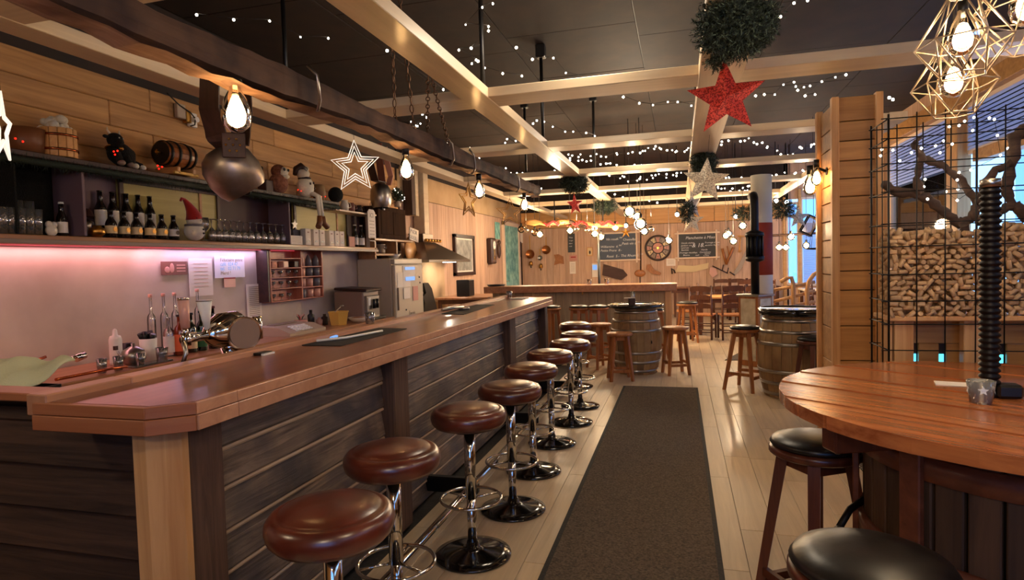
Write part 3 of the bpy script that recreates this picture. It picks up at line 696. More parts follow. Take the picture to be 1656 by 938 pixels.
# ================================================================ CORK CAGE
CY, CX0, CX1 = 3.16, .925, 1.95
cg = thing('cork_cage', 'tall black wire mesh cage holding wine corks behind the round table', 'cage', (0, 0, 0))
zc = [2.11, 2.02, 1.906, 1.778, 1.633, 1.528, 1.4, 1.277, 1.171, 1.051, .95]
xc = [CX0, 1.038, 1.15, 1.268, 1.377, 1.49, 1.60, 1.72, 1.84, CX1]
for yy in (CY, CY+.26):
    for i, x in enumerate(xc): obj('upright_wire', MB().cyl((x, yy, .9), (x, yy, 2.13), .0048 if i == 0 else .0028, n=6), 'wire', cg)
    for z in zc: obj('cross_wire', MB().cyl((CX0-.01, yy+.004, z), (CX1, yy+.004, z), .0028, n=6), 'wire', cg)
for z in zc:
    obj('side_wire', MB().cyl((CX0, CY-.01, z), (CX0, CY+.27, z), .0028, n=6).cyl((CX0, CY-.01, z), (CX0-.03, CY+.0, z), .0026, n=6), 'wire', cg)
for y in (CY+.09, CY+.17): obj('upright_wire', MB().cyl((CX0, y, .9), (CX0, y, 2.11), .0024, n=6), 'wire', cg)
cs = thing('cage_stand', 'rough pale wooden stand with boards under the cork cage', 'stand', (0, 0, 0))
obj('stand_shelf', MB().box((1.44, CY+.135, 1.195), (1.02, .24, .022), bev=.003), 'post_pine', cs)
for x, wd in ((.945, .022), (1.005, .08), (1.285, .08), (1.6, .08), (1.9, .08)):
    obj('stand_post', MB().box((x, CY+.08, .592), (wd, .05, 1.184), bev=.003), 'post_pine', cs)
mbs = []
for (x0, x1, z0, z1) in ((.95, 1.95, 1.06, 1.17), (.95, 1.95, .30, .93)):
    obj('back_board', MB().box(((x0+x1)/2, CY+.2, (z0+z1)/2), (x1-x0, .02, z1-z0), bev=.003), 'panel_pine', cs)
SL = [at(p_, 572, y=CY+.2).x for p_ in (1479, 1523, 1621)]
for x0, x1 in ((.95, SL[0]-.015), (SL[0]+.015, SL[1]-.015), (SL[1]+.015, SL[2]-.015), (SL[2]+.015, 1.95)):
    obj('back_board', MB().box(((x0+x1)/2, CY+.2, .995), (x1-x0, .02, .128), bev=.003), 'panel_pine', cs)
for x in SL: obj('glow_pane', MB().box((x, CY+.215, .985), (.026, .004, .04)), 'pane_glow', cs)  # glowing panes stand in for light coming through the slots
for x in SL: obj('slot_backing', MB().box((x, CY+.22, 1.0), (.05, .004, .14)), 'dark_wood', cs)
cm = MB().cyl((0, 0, -.0195), (0, 0, .0195), .0105, n=10).mesh('cork'); cm.materials.append(m_('cork'))
def corkrot(flat=.35): return Euler((PI/2+random.uniform(-flat, flat), random.uniform(-PI, PI), random.uniform(-.5, .5)))
cnt = 0
nx, nz = 25, 15
def heap(x): return 1.585+.015*math.sin(x*9)+.01*math.sin(x*23)
for layer in range(2):
    for j in range(40):
        z = 1.219+j*.0235
        for i in range(40):
            x = CX0+.02+i*.0395+(.02 if j % 2 else 0)
            if layer == 0 and z < heap(x) and x < 1.47 and cnt < 299:
                o = obj('wine_cork', cm, None, None, (x+random.uniform(-.006, .006), CY+.022+random.uniform(0, .008), z+random.uniform(-.004, .004)))
                al = random.uniform(-PI/2, PI/2) if random.random() < .75 else 0
                o.rotation_euler = (rz(random.uniform(-.35, .35))@ry(al)@ry(PI/2)) .to_euler() if random.random() > .14 else (PI/2, 0, 0)
                tag(o, 'used wine cork in the pile inside the wire cage', 'cork', 'wine corks heaped in the wire cage'); cnt += 1
mb = MB()
for layer in range(3):
    for j in range(18):
        z = 1.222+j*.0265
        for i in range(23):
            x = CX0+.025+i*.045
            if z < heap(x)+.012*(layer > 0) and (layer > 0 or x > 1.5):
                d = Vector((random.uniform(-1, 1), random.uniform(-.3, .3), random.uniform(-1, 1))).normalized()*.0225
                c = Vector((x, CY+.03+layer*.06+random.uniform(0, .03), z)); mb.cyl(c-d, c+d, .012, n=7)
for k in range(60):
    c = Vector((random.uniform(CX0+.03, 1.9), CY+random.uniform(.03, .2), 0)); c.z = heap(c.x)+.012; a = random.uniform(0, PI)
    d = Vector((math.cos(a), math.sin(a)*.6, .1*random.uniform(-1, 1))).normalized()*.0225; mb.cyl(c-d, c+d, .012, n=8)
single('wine_corks', mb, 'cork', 'deeper mass of used wine corks filling the cage', 'corks', group=None, kind='stuff')
# vine branches
def px3(l, y): return [tuple(at(a, b, y=y)) for a, b in l]
vb = thing('vine_branch', 'gnarled dark vine branches on top of the corks with white lights', 'branch')
def gnarl(pts, r0, r1):
    P = []; n = len(pts); out = []; rr = []
    for i in range(n-1):
        for k in range(5):
            f = k/5; a = Vector(pts[i]); b = Vector(pts[i+1]); out.append(a.lerp(b, f)+Vector([random.uniform(-.005, .005) for _ in range(3)])); t_ = (i+f)/(n-1); rr.append((r0+(r1-r0)*t_)*random.uniform(.75, 1.3))
    out.append(Vector(pts[-1])); rr.append(r1*.7)
    return MB().tube(out, rr, 9)
Y_ = CY+.13
for pl, a, b in (([(1428, 298), (1445, 308), (1490, 316), (1525, 340), (1550, 362), (1575, 352)], .013, .016),
                 ([(1478, 232), (1492, 256), (1482, 290), (1490, 314)], .009, .013), ([(1492, 256), (1530, 270), (1560, 300), (1582, 330), (1570, 356)], .011, .014),
                 ([(1668, 205), (1640, 222), (1636, 262), (1628, 300), (1634, 330), (1612, 345), (1580, 362)], .018, .013), ([(1636, 262), (1610, 275), (1592, 300), (1580, 330)], .01, .012),
                 ([(1640, 330), (1660, 352), (1680, 350)], .015, .012), ([(1560, 362), (1556, 392)], .012, .01), ([(1478, 232), (1490, 222)], .008, .004)):
    obj('branch', gnarl(px3(pl, Y_+random.uniform(-.03, .03)), a*1.45, b*1.45), 'branch', vb)

a = at(1377, 742, z=0)
rm = thing('ribbed_mat', 'ribbed grey rubber mat on the floor beside the wine press table', 'mat', (a.x+.3, a.y-.35, 0))
obj('mat_base', MB().box((0, 0, .004), (.6, .9, .006)), 'rubber', rm)
for k in range(28): obj('rib', MB().box((0, 0, 0), (.6, .014, .006), bev=.002), 'steel', rm, (0, -.43+k*.032, .0105))
# ================================================================ CHAIRS, TABLES, BACK BAR
def chair():
    t = thing('ladder_back_chair', '', 'chair')
    for x in (-.19, .19):
        obj('leg', MB().tube([(x, .19, 0), (x, .18, .44), (x, .22, 1.0)], [.019, .02, .016], 8), 'chair_wood', t)
        obj('leg', MB().tube([(x*1.05, -.19, 0), (x*1.05, -.18, .45)], [.018, .021], 8), 'chair_wood', t)
    for z in (.58, .74, .90): obj('back_slat', MB().prism([(-.18, 0), (.18, 0), (.18, .07), (.1, .09), (0, .095), (-.1, .09), (-.18, .07)], -.008, .008, Matrix.Translation((0, .193+(z-.44)*.07, z))@rx(PI/2).to_4x4()), 'chair_wood', t)
    obj('seat', MB().box((0, 0, .45), (.42, .40, .035), bev=.012), 'stool_brown', t)
    for z in (.14, .26):
        obj('stretcher', MB().cyl((-.19, -.19, z), (.19, -.19, z), .011, n=6).cyl((-.19, .19, z), (.19, .19, z), .011, n=6).cyl((-.19, -.19, z+.04), (-.19, .19, z+.04), .011, n=6).cyl((.19, -.19, z+.04), (.19, .19, z+.04), .011, n=6), 'chair_wood', t)
    return t
c0 = chair(); first = [True]
def place(x, y, r, lab, grp='ladder-back wooden chairs around the far tables'):
    if first[0]: c0.location = (x, y, 0); c0.rotation_euler = (0, 0, r); c0['label'] = lab; c0['group'] = grp; first[0] = False
    else: dup(c0, (x, y, 0), r, lab, grp)
q = at(1160, 540, z=0)
place(.40, 11.9, PI*.93, 'dark wooden ladder-back chair left of the stove, nearest the camera'); place(.90, 11.85, PI*1.04, 'dark wooden ladder-back chair right behind the tiled stove')
place(.12, 12.75, PI*1.5, 'ladder-back chair seen from the side at the left end of the near dining table')
for i, (px, n) in enumerate(((1167, 'leftmost of the back row under the wall saw'), (1191, 'second of the back row beside the dark bench'), (1206, 'third of the back row under the hanging tools'), (1220, 'fourth of the back row left of the stove pipe'), (1234, 'last of the back row behind the stove pipe'))):
    q = at(px, 455, y=15.8); place(at(px, 455, y=(15.6, 15.6, 14.6, 15.6, 14.6)[i]).x, (15.6, 15.6, 14.6, 15.7, 14.5)[i], PI+.03*i, 'small ladder-back chair, '+n)
place(2.75, 13.5, 1.2, 'ladder-back chair beyond the log railing, left one'); place(3.3, 13.95, -.6, 'ladder-back chair beyond the log railing, right one by the blue window')
def table(name, lab, c, sx, sy, h, mt='stool_brown'):
    t = thing(name, lab, 'table', c)
    obj('table_top', MB().box((0, 0, h-.02), (sx, sy, .04), bev=.006), mt, t)
    for x in (-1, 1):
        for y in (-1, 1): obj('leg', MB().box((x*(sx/2-.07), y*(sy/2-.07), (h-.04)/2), (.06, .06, h-.04), bev=.006), 'chair_wood', t)
    obj('apron', MB().box((0, 0, h-.08), (sx-.1, sy-.1, .08), bev=.004), 'chair_wood', t)
table('dining_table', 'near square wooden dining table with a pale top left of the stove', (.78, 12.75, 0), .95, .75, .75, 'gold_pine')
table('dining_table', 'long dark dining table along the far back wall under the chalkboards', (1.1, 16.5, 0), 2.6, .55, .76, 'chair_wood')
table('dining_table', 'small table with a white cloth beyond the log railing', (3.0, 14.8, 0), .8, .8, .76, 'paper')
# back bar
x0 = at(782, 465, y=10.0).x; x1 = at(1095, 465, y=10.0).x
bb = thing('back_counter_bar', 'far wooden counter with light brown top and pale plank front', 'counter')
obj('countertop', MB().box(((x0-1.3)/2, 10.3, 1.09), (-1.3-x0-.004, .6, .04), bev=.004), 'counter_wood', bb)
obj('countertop', MB().box(((x1-1.3)/2, 10.3, 1.09), (x1+1.3-.004, .6, .04), bev=.004), 'counter_wood', bb)
for a, b in ((x0, -1.85), (-1.85, x1)): pbox('edge_board', ((a+b)/2, 10.0, 1.055), (round(b-a-.004, 2), .025, .11), 'counter_wood', bb, .004)
x = x0+.12
while x < x1-.28: pbox('front_board', (x+.07, 10.13, .502), (.137, .02, 1.0), 'pale_board2', bb, .004); x += .14
obj('end_post', MB().box((x1-.14, 10.13, .5), (.1, .1, 1.0), bev=.005), 'post_pine', bb)
obj('carcass', MB().box(((x0+x1)/2, 10.35, .5), (x1-x0-.3, .4, 1.0)), 'dark_wood', bb)
obj('hook', MB().cyl((-1.55, 9.97, .96), (-1.55, 9.97, 1.0), .012).cyl((-.42, 9.97, .96), (-.42, 9.97, 1.0), .012), 'brass', bb)
q = at(800, 462, y=10.2); mini('tray', MB().lathe([(0, 0), (.14, 0), (.17, .03), (.165, .03), (.135, .006), (0, .006)], n=20), 'black', 'small dark tray at the left end of the far counter', 'tray', (q.x, 10.3, 1.111))
for px, l in ((953, 'left'), (981, 'middle')):
    q = at(px, 458, y=10.25); mini('tealight_glass', MB().lathe([(.03, 0), (.04, .09), (.037, .09), (.028, .005), (0, .005)], n=14), 'glass', '%s small candle glass on the far counter' % l, 'glass', (q.x, 10.25, 1.111))
q = at(968, 400, y=11.6)
mini('thin_post', MB().cyl((0, 0, 0), (0, 0, 2.0), .022, n=10), 'black', 'thin black post standing behind the far counter under the left chalkboard', 'post', (q.x, 11.6, 0.001))
# wooden side table behind the bar end by the hood
table('work_table', 'light brown work table under the hood left of the far counter', (-3.78, 10.9, 0), 1.0, 1.3, .92, 'counter_wood')
# small side shelf right of back counter with low items
table('side_table', 'dark side table between the far counter and the dining chairs', (.05, 13.6, 0), .9, .5, .9, 'chair_wood')
# ================================================================ STOVE
q = at(1216, 600, z=0); sx_, sy_ = 1.0, 9.0
stv = thing('tiled_stove', 'square wood stove clad with cream tiles carrying a dark pipe', 'stove', (sx_, sy_, 0), -.75)
obj('body', MB().box((0, 0, .48), (.31, .31, .958), bev=.005), 'stool_brown', stv)
obj('top_plate', MB().box((0, 0, .974), (.36, .36, .028), bev=.006), 'steel', stv)
for a in range(4):
    for z, h_, mt in ((.74, .38, 'tile'), (.28, .40, 'tile')):
        c, s = math.cos(a*PI/2), math.sin(a*PI/2)
        obj('tile_panel', MB().box((0, 0, 0), (.235, .014, h_), bev=.004), mt, stv, (.158*c, .158*s, z), (0, 0, a*PI/2+PI/2))
sp = thing('stove_pipe', 'tall black stove pipe with a ribbed lantern-shaped heat exchanger', 'pipe', (sx_, sy_, 0))
zq = at(1222, 315, y=9.0).z
obj('pipe', MB().tube([(0, 0, .99), (0, 0, zq-.12), (0, .02, zq-.04), (.0, .08, zq), (0, .35, zq+.01)], .055, 16), 'iron', sp)
za, zb_ = at(1220, 418, y=9).z, at(1220, 380, y=9).z
obj('exchanger_ring', MB().lathe([(.06, za-.05), (.12, za-.03), (.125, za+.03), (.06, za+.03)], n=24), 'iron', sp)
obj('exchanger_ring', MB().lathe([(.06, zb_-.02), (.125, zb_-.02), (.12, zb_+.03), (.06, zb_+.06)], n=24), 'iron', sp)
for k in range(12):
    a = 2*PI*k/12; obj('exchanger_tube', MB().cyl((.1*math.cos(a), .1*math.sin(a), za+.02), (.1*math.cos(a), .1*math.sin(a), zb_), .014, n=8), 'iron', sp)
# ================================================================ LOG RAILING
rl = thing('log_railing', 'pale peeled log railing with arched top in front of the blue windows', 'railing')
def L3(l, y): return [at(a, b, y=y) for a, b in l]
for pl, r in (([(1246, 470), (1290, 462), (1318, 456)], .028), ([(1246, 489), (1290, 478), (1318, 470)], .028), ([(1246, 503), (1290, 493), (1318, 488)], .028)):
    obj('rail', MB().tube(L3(pl, 11.2), r, 10), 'post_pine', rl)
for pl, r in (([(1283, 520), (1283, 460), (1280, 449), (1272, 450), (1262, 456)], .034), ([(1306, 520), (1305, 470), (1308, 455), (1316, 444), (1324, 440)], .034), ([(1248, 520), (1248, 462)], .034)):
    P = L3(pl, 11.15); P[0].z = 0; obj('rail_post', MB().tube(P, r, 10), 'post_pine', rl)
# ================================================================ LEFT WALL EQUIPMENT
# fridge: faces +x
y0 = at(640, 420, x=-3.78).y; y1 = at(685, 418, x=-3.78).y; zt = at(640, 420, x=-3.78).z+.02
fg = thing('fridge', 'tall cream fridge with papers stuck on its door', 'fridge', (0, 0, 0))
obj('body', MB().box((-4.12, (y0+y1)/2, zt/2+.001), (.52, y1-y0, zt), bev=.012), 'enamel', fg)
fd = obj('door', MB().box((-3.83, (y0+y1)/2, zt/2-.03), (.055, y1-y0-.01, zt-.12), bev=.012), 'enamel', fg)
obj('door_handle', MB().box((-3.79, y0+.06, 1.05), (.02, .02, .32), bev=.005), 'grey_plastic', fd)
obj('control_panel', MB().box((-3.83, (y0+y1)/2, zt-.045), (.05, y1-y0-.01, .07), bev=.006), 'enamel', fg)
for i, (a, b, c, d, mt, l) in enumerate(((643, 441, 665, 463, 'paper', 'white sheet with a printed picture'), (652, 430, 672, 452, 'paper', 'printed card'), (668, 463, 677, 485, 'pink_card', 'small photo card'), (653, 466, 664, 482, 'paper', 'small round sticker sheet'), (655, 432, 671, 436, 'blue_glow', 'dark blue banner'), (656, 448, 671, 453, 'blue_glow', 'blue landscape strip'))):
    p = at(a, b, x=-3.79); q = at(c, d, x=-3.79)
    plabel(obj('note', MB().box((0, 0, 0), (.003, q.y-p.y, p.z-q.z)), mt, fd, (-3.7995+.002*i, (p.y+q.y)/2, (p.z+q.z)/2)), l)
q = at(673, 507, x=-3.79); text('door_lettering', 'Énergie', .07, (-3.7985, q.y-.22, q.z), LEFTW, 'grey_plastic', fd)
for px, py in ((679, 448), (680, 457), (658, 501)):
    q = at(px, py, x=-3.79); obj('magnet', MB().cyl((0, 0, 0), (.006, 0, 0), .013), 'black', fd, (-3.80, q.y, q.z))
# pale partition right of fridge + jacket
q = at(716, 440, x=-3.95)
mini('splash_panel', MB().box((0, 0, 0), (.03, 1.6, 1.75), bev=.004), 'wall_plain', 'plain pale yellow board on the wall under the steel hood', 'panel', (-4.33, 10.05, .9))
jk = [(690, 458), (697, 457), (703, 466), (709, 490), (716, 520), (690, 520), (692, 490), (689, 480), (694, 474)]
P = [at(a, b, x=-3.9) for a, b in jk]
mini('hanging_cloth', MB().prism([(p.y, p.z) for p in P], -.02, .03, LEFTW.to_4x4()), 'black', 'black cloth hanging beside the fridge', 'cloth', (-3.98, 0, 0))
# hood
hy0, hy1 = at(693, 420, x=-3.9).y, at(760, 425, x=-3.9).y; hz = at(693, 424, x=-3.9).z; dz = at(705, 392, x=-4.1).z
hd = thing('cooker_hood', 'stainless steel pyramid cooker hood on the left wall past the fridge', 'hood')
ym = hy0+.38; 
V = [(-4.37, hy0, hz+.04), (-3.9, hy0, hz+.04), (-3.9, hy1, hz+.04), (-4.37, hy1, hz+.04), (-4.37, ym, dz), (-4.13, ym, dz), (-4.13, ym+.45, dz), (-4.37, ym+.45, dz)]
obj('canopy', MB().add(V, [(3, 2, 1, 0), (4, 5, 6, 7), (0, 1, 5, 4), (1, 2, 6, 5), (2, 3, 7, 6), (3, 0, 4, 7)]), 'hood_steel', hd)
obj('hood_rim', MB().box((-4.13, (hy0+hy1)/2, hz+.02), (.48, hy1-hy0, .045), bev=.004), 'steel', hd)
obj('chimney', MB().box((-4.26, ym+.22, dz+.07), (.22, .42, .14), bev=.006), 'hood_steel', hd)
obj('chimney', MB().box((-4.27, ym+.24, dz+.85), (.2, .2, 1.5), bev=.006), 'beam_cream', hd)
obj('hood_light', MB().box((-3.97, (hy0+hy1)/2+.1, hz-.004), (.06, .5, .008)), 'spot_white', hd)
lamp('hood_glow', (-3.97, (hy0+hy1)/2, hz-.04), 4, (1, .85, .65), .05)
for i in range(6): obj('gear', MB().ell((-4.05+.0*i, ym-.1+i*.12, dz+.02), (.035, .04, .03), 8, 6), 'brass', hd)
q = at(735, 475, x=-3.95)
mini('stove_block', MB().box((0, 0, 0), (.25, .3, .3), bev=.01), 'iron', 'dark appliance standing on the work table under the hood', 'appliance', (-3.85, 10.7, 1.076))
# coffee machine
y0 = at(557, 480, x=-3.95).y; q0 = at(563, 468, x=-3.85); q1 = at(618, 472, x=-3.85)
cfy0, cfy1, cfz = at(600, 520, x=-3.82).y, at(622, 520, x=-3.82).y, at(600, 470, x=-3.82).z
cf = thing('coffee_machine', 'bulky brown-grey coffee machine beside the fridge', 'coffee machine', (-4.06, (cfy0+cfy1)/2-.05, .831))
H_ = cfz-.83
obj('body', MB().box((-.03, 0, H_/2), (.42, .42, H_), bev=.015), 'grey_plastic', cf)
obj('lid', MB().box((0, 0, H_+.018), (.46, .44, .035), R=ry(.06), bev=.01), 'dark_wood', cf)
obj('front_panel', MB().box((.19, 0, H_*.45), (.04, .34, H_*.75), bev=.01), 'steel', cf)
obj('spout', MB().cyl((.24, -.03, H_*.38), (.24, -.03, H_*.7), .022).cyl((.24, .05, H_*.38), (.24, .05, H_*.7), .022), 'black', cf)
obj('screen', MB().box((.213, -.1, H_*.62), (.006, .07, .1)), 'white', cf)
obj('drip_tray', MB().box((.22, 0, .02), (.14, .38, .035), bev=.006), 'black', cf)
# stand with box, pans and sign, right of shelf
cs0, cs1 = at(606, 395, x=-4.1).y, at(668, 392, x=-4.1).y
tz = at(640, 389, x=-4.1).z; mz = at(640, 412, x=-4.1).z
ws = thing('wall_cubby', 'open wooden wall cubby right of the bottle shelf', 'shelf')
ymid = at(642, 400, x=-4.1).y
for z in (tz, mz): obj('board', MB().box((-4.23, (cs0+ymid)/2+ (.0 if z == mz else (cs1-ymid)/2), z), (.27, (ymid-cs0) if z == mz else (cs1-cs0), .03), bev=.003), 'shelf_wood', ws)
for y in (cs0+.02, ymid): obj('upright', MB().box((-4.23, y, (tz+1.62)/2-.02), (.26, .045, tz-1.62), bev=.003), 'shelf_wood', ws)
obj('back_panel', MB().box((-4.36, (cs0+cs1)/2, (tz+1.6)/2), (.012, cs1-cs0, tz-1.6)), 'dark_wood', ws)
bx0, bx1 = at(613, 385, x=-4.12).y, at(657, 385, x=-4.12).y; bz = at(640, 337, x=-4.12).z
wc = thing('wooden_box', 'dark panelled wooden box on top of the wall cubby', 'box', (-4.24, (bx0+bx1)/2, tz+.016))
hh = bz-tz-.016
obj('body', MB().box((0, 0, hh/2), (.24, bx1-bx0, hh), bev=.008), 'box_brown', wc)
for s_, wv in ((-.21, .4), (.23, .42)): obj('panel', MB().box((.122, s_*(bx1-bx0), hh/2), (.008, wv*(bx1-bx0), hh*.72), bev=.003), 'box_brown', wc)
obj('clip', MB().box((.125, -.3*(bx1-bx0), hh-.02), (.01, .04, .07)), 'paper', wc)
p = at(660, 356, x=-4.13); q = at(680, 372, x=-4.13)
sg = thing('letter_sign', 'small tilted white sign with dark letters beside the wooden box', 'sign', (-4.16, (p.y+q.y)/2+.02, tz+.017), LEFTW@rz(-.12))
obj('plate', MB().box((0, .10, 0), (.34, .2, .012), bev=.002), 'paper', sg)
text('lettering', 'P KÖR', .085, (-.14, .115, .0065), None, 'black', sg); text('lettering', 'SOLEIL', .085, (-.155, .02, .0065), None, 'black', sg)
q0, q1 = at(612, 405, x=-4.15), at(638, 405, x=-4.15)
pt_ = thing('steel_pot', 'steel pot with lid inside the wall cubby', 'pot', (-4.24, (cs0+ymid)/2, mz+.016))
obj('body', MB().lathe([(0, 0), (.10, 0), (.11, .02), (.11, .13), (.115, .135), (0, .14)], n=24), 'steel', pt_)
obj('handle', MB().tube([(.1, 0, .06), (.14, 0, .08), (.14, 0, .1), (.1, 0, .12)], .008, 6), 'steel', pt_)
rb = at(668, 405, x=-4.15)
rt = thing('round_board', 'big round pale wooden cutting board leaning beside the cubby', 'board', (-4.2, rb.y+.02, at(663, 404, x=-4.2).z), ry(PI/2-.1))
obj('disc', MB().lathe([(0, -.015), (.20, -.015), (.21, 0), (.20, .015), (0, .015)], n=36), 'gold_pine', rt)
obj('strap', MB().tube([(-.2, 0, .0), (-.24, .02, 0), (-.26, 0, 0)], .008), 'dark_wood', rt)
mini('small_bowl', MB().lathe([(0, 0), (.06, 0), (.11, .07), (.105, .07), (.055, .01), (0, .01)], n=20), 'ceramic', 'small white bowl on the fridge top', 'bowl', (-4.15, (at(632, 418, x=-4.15)).y+.1, zt+.003))
tagp = at(600, 362, x=-4.09)
ht = thing('tag_sign', 'white hanging tag-shaped sign with writing at the shelf end', 'sign', (-4.085, tagp.y, tagp.z), LEFTW)
p0, p1 = at(588, 337, x=-4.09), at(602, 385, x=-4.09); tw = (p1.y-p0.y)/2; th = (p0.z-p1.z)/2
obj('plate', MB().prism([(-tw, -th), (tw, -th), (tw, th*.8), (tw*.6, th), (-tw*.6, th), (-tw, th*.8)], 0, .008), 'paper', ht)
text('lettering', 'ICI', .09, (-.06, th-.11, .009), None, 'grey_plastic', ht)
for k in range(7): obj('text_line', MB().box((0, th-.16-k*.045, .009), (tw*1.3, .01, .001)), 'grey_plastic', ht)
obj('cord', MB().tube([(-tw*.4, th, .004), (-.01, th+.1, .004), (.01, th+.1, .004), (tw*.4, th, .004)], .003, 6), 'cable', ht)
# picture, clock, small wall things on far left wall
def wallframe(name, lab, cat, p, q, xx, fm, im, fw=.05, t=.05):
    a = at(*p, x=xx); b = at(*q, x=xx); cy = (a.y+b.y)/2; cz = (a.z+b.z)/2; w_ = abs(b.y-a.y); h_ = abs(a.z-b.z)
    o = thing(name, lab, cat, (xx-.01, cy, cz), LEFTW)
    obj('picture_sheet', MB().box((0, 0, -.01), (w_-fw, h_-fw, .01)), im, o)
    for c, d in (((-w_/2+fw/2, 0, 0), (fw, h_, t)), ((w_/2-fw/2, 0, 0), (fw, h_, t)), ((0, h_/2-fw/2, 0), (w_, fw, t)), ((0, -h_/2+fw/2, 0), (w_, fw, t))):
        obj('frame_bar', MB().box(c, d, bev=.006), fm, o)
    return o, w_, h_
o, w_, h_ = wallframe('framed_picture', 'large dark framed grey landscape picture right of the hood', 'picture', (734, 378), (768, 444), -4.34, 'dark_wood', 'picture_art', .07, .07)
obj('mat', MB().box((0, 0, -.003), (w_-.12, h_-.12, .004)), 'paper', o); obj('art', MB().box((0, 0, .001), (w_-.24, h_-.2, .004)), 'picture_art', o)
a = at(790, 384, x=-4.25); b = at(790, 427, x=-4.25)
ck = thing('pendulum_clock', 'dark wooden pendulum wall clock between picture and door', 'clock', (-4.31, 13.9, (a.z+b.z)/2), LEFTW)
h_ = a.z-b.z
obj('case', MB().box((0, 0, 0), (.36, h_, .14), bev=.03), 'dark_wood', ck)
obj('glass_front', MB().box((0, 0, .072), (.26, h_*.86, .006)), 'glass_smoke', ck)
dl = obj('dial', MB().cyl((0, h_*.22, .068), (0, h_*.22, .076), .1, n=28), 'paper', ck)
obj('hand', MB().box((.02, h_*.22+.02, .079), (.006, .07, .003)).box((-.02, h_*.22, .079), (.05, .006, .003)), 'black', dl)
obj('pendulum', MB().cyl((0, h_*.1, .076), (0, -h_*.25, .076), .006, n=6).cyl((0, -h_*.28, .07), (0, -h_*.28, .082), .045, n=20), 'brass', ck)
q = at(797, 372, x=-4.37); mini('small_poster', MB().box((0, 0, 0), (.01, .4, .42)), 'curtain', 'small green poster on the far left wall above the clock side', 'poster', (-4.365, 14.62, q.z))
for px, py, n in ((807, 405, 'left'), (841, 405, 'right')):
    a = at(px, py, x=-4.3) if px < 830 else at(px, py, y=16.9)
    mini('carved_figure', MB().ell((0, 0, 0), (.05, .07, .2), 10, 8).ell((0, .03, .2), (.045, .05, .06), 10, 6), 'dark_wood_z', 'small dark carved wooden ornament %s of the turquoise door' % n, 'ornament', tuple(a))
q = at(838, 383, y=16.95); mini('notice_sheet', MB().box((0, 0, 0), (.26, .008, .36)), 'paper', 'white notice sheet at the corner right of the turquoise door', 'paper', (q.x, 16.97, q.z))
# ================================================================ BACK WALL DECOR
YW = YB-.045
def bboard(name, lab, p, q, slate, lines, log=False):
    a = at(*p, y=YW); b = at(*q, y=YW); w_ = b.x-a.x; h_ = a.z-b.z
    o = thing(name, lab, 'chalkboard', ((a.x+b.x)/2, YW, (a.z+b.z)/2), BACKW)
    obj('slate', MB().box((0, 0, 0), (w_, h_, .02)), slate, o)
    t = .045
    if log:
        for c, d in (((-w_/2, 0, .02), (t, h_+.16, .03)), ((w_/2, 0, .02), (t, h_+.16, .03)), ((0, h_/2, .03), (w_+.18, t, .03)), ((0, -h_/2, .03), (w_+.18, t, .03))):
            obj('frame_bar', MB().box(c, d, bev=.012), 'frame_pale', o)
    for (x, y, s, tx) in lines: text('lettering', tx, s*.8, (x*w_/2, y*h_/2, .0115), None, 'chalk', o, .0008, shear=.25)
    return o
bboard('chalkboard', 'left chalkboard in pale frame with a drinks list in white chalk', (968, 378), (1030, 420), 'board_slate',
       ((-.62, .48, .11, 'Vin rosé'), (-.05, .5, .11, '6.⁵⁰'), (.28, .42, .11, 'Chasselas'), (.78, .5, .08, '6.-'), (.22, .12, .12, 'Petit vin 6.⁵⁰'), (-.92, -.06, .11, 'Williamine  6.⁵⁰'), (-.92, -.34, .11, 'Petite Prune  8.-'), (-.6, -.78, .12, 'Rosé  5.-'), (.15, -.76, .12, 'Thé Rhum 5.⁵⁰')), True)
bboard('chalkboard', 'right chalkboard in pale frame with the platter menu underlined in chalk', (1096, 378), (1159, 416), 'board_slate2',
       ((-.6, .52, .13, 'Planchette à Mixe'), (-.84, .16, .075, 'Viande séchée'), (-.84, -.04, .075, 'Jambon cru'), (-.84, -.22, .075, 'Lard sec'), (-.84, -.4, .075, 'Saucisse'), (-.92, -.62, .075, 'Fromage vieux'), (-.74, -.82, .075, 'Beurre'), (-.28, -.14, .19, '& 18.-'), (.4, .14, .075, 'Fromage d\'alpe'), (.46, -.06, .075, 'cuisine légère'), (-.2, -.64, .075, 'Pain'), (-.1, -.84, .075, 'noir'), (.2, -.42, .075, 'Viande'), (.12, -.62, .075, 'Cornichons'), (.36, -.74, .06, 'oignons'), (.3, -.88, .06, 'raclette')), True)
nb_ = bboard('chalkboard', 'narrow tall dark chalkboard right of the copper pans', (918, 378), (930, 408), 'board_slate2', ((-.7, .5, .08, 'Vins'), (-.7, .2, .06, 'rouge'), (-.7, -.1, .06, 'blanc'), (-.7, -.4, .06, 'rosé')))
q = at(927, 417, y=YW); ps = thing('poster', 'small pink notice under the narrow chalkboard', 'poster', (q.x, YW+.01, q.z), BACKW); obj('sheet', MB().box((0, 0, 0), (.22, .16, .006)), 'pink_card', ps); obj('print_bar', MB().box((0, .02, .004), (.14, .03, .001)), 'red_felt', ps)
q = at(926, 433, y=YW); ps = thing('menu_sheet', 'white menu sheet with rounded corners under the pink notice', 'paper', (q.x, YW+.01, q.z), BACKW); obj('sheet', MB().box((0, 0, 0), (.17, .34, .006), bev=.002), 'paper', ps); 
for k in range(6): obj('print_line', MB().box((0, .11-k*.04, .004), (.11, .006, .001)), 'grey_plastic', ps)
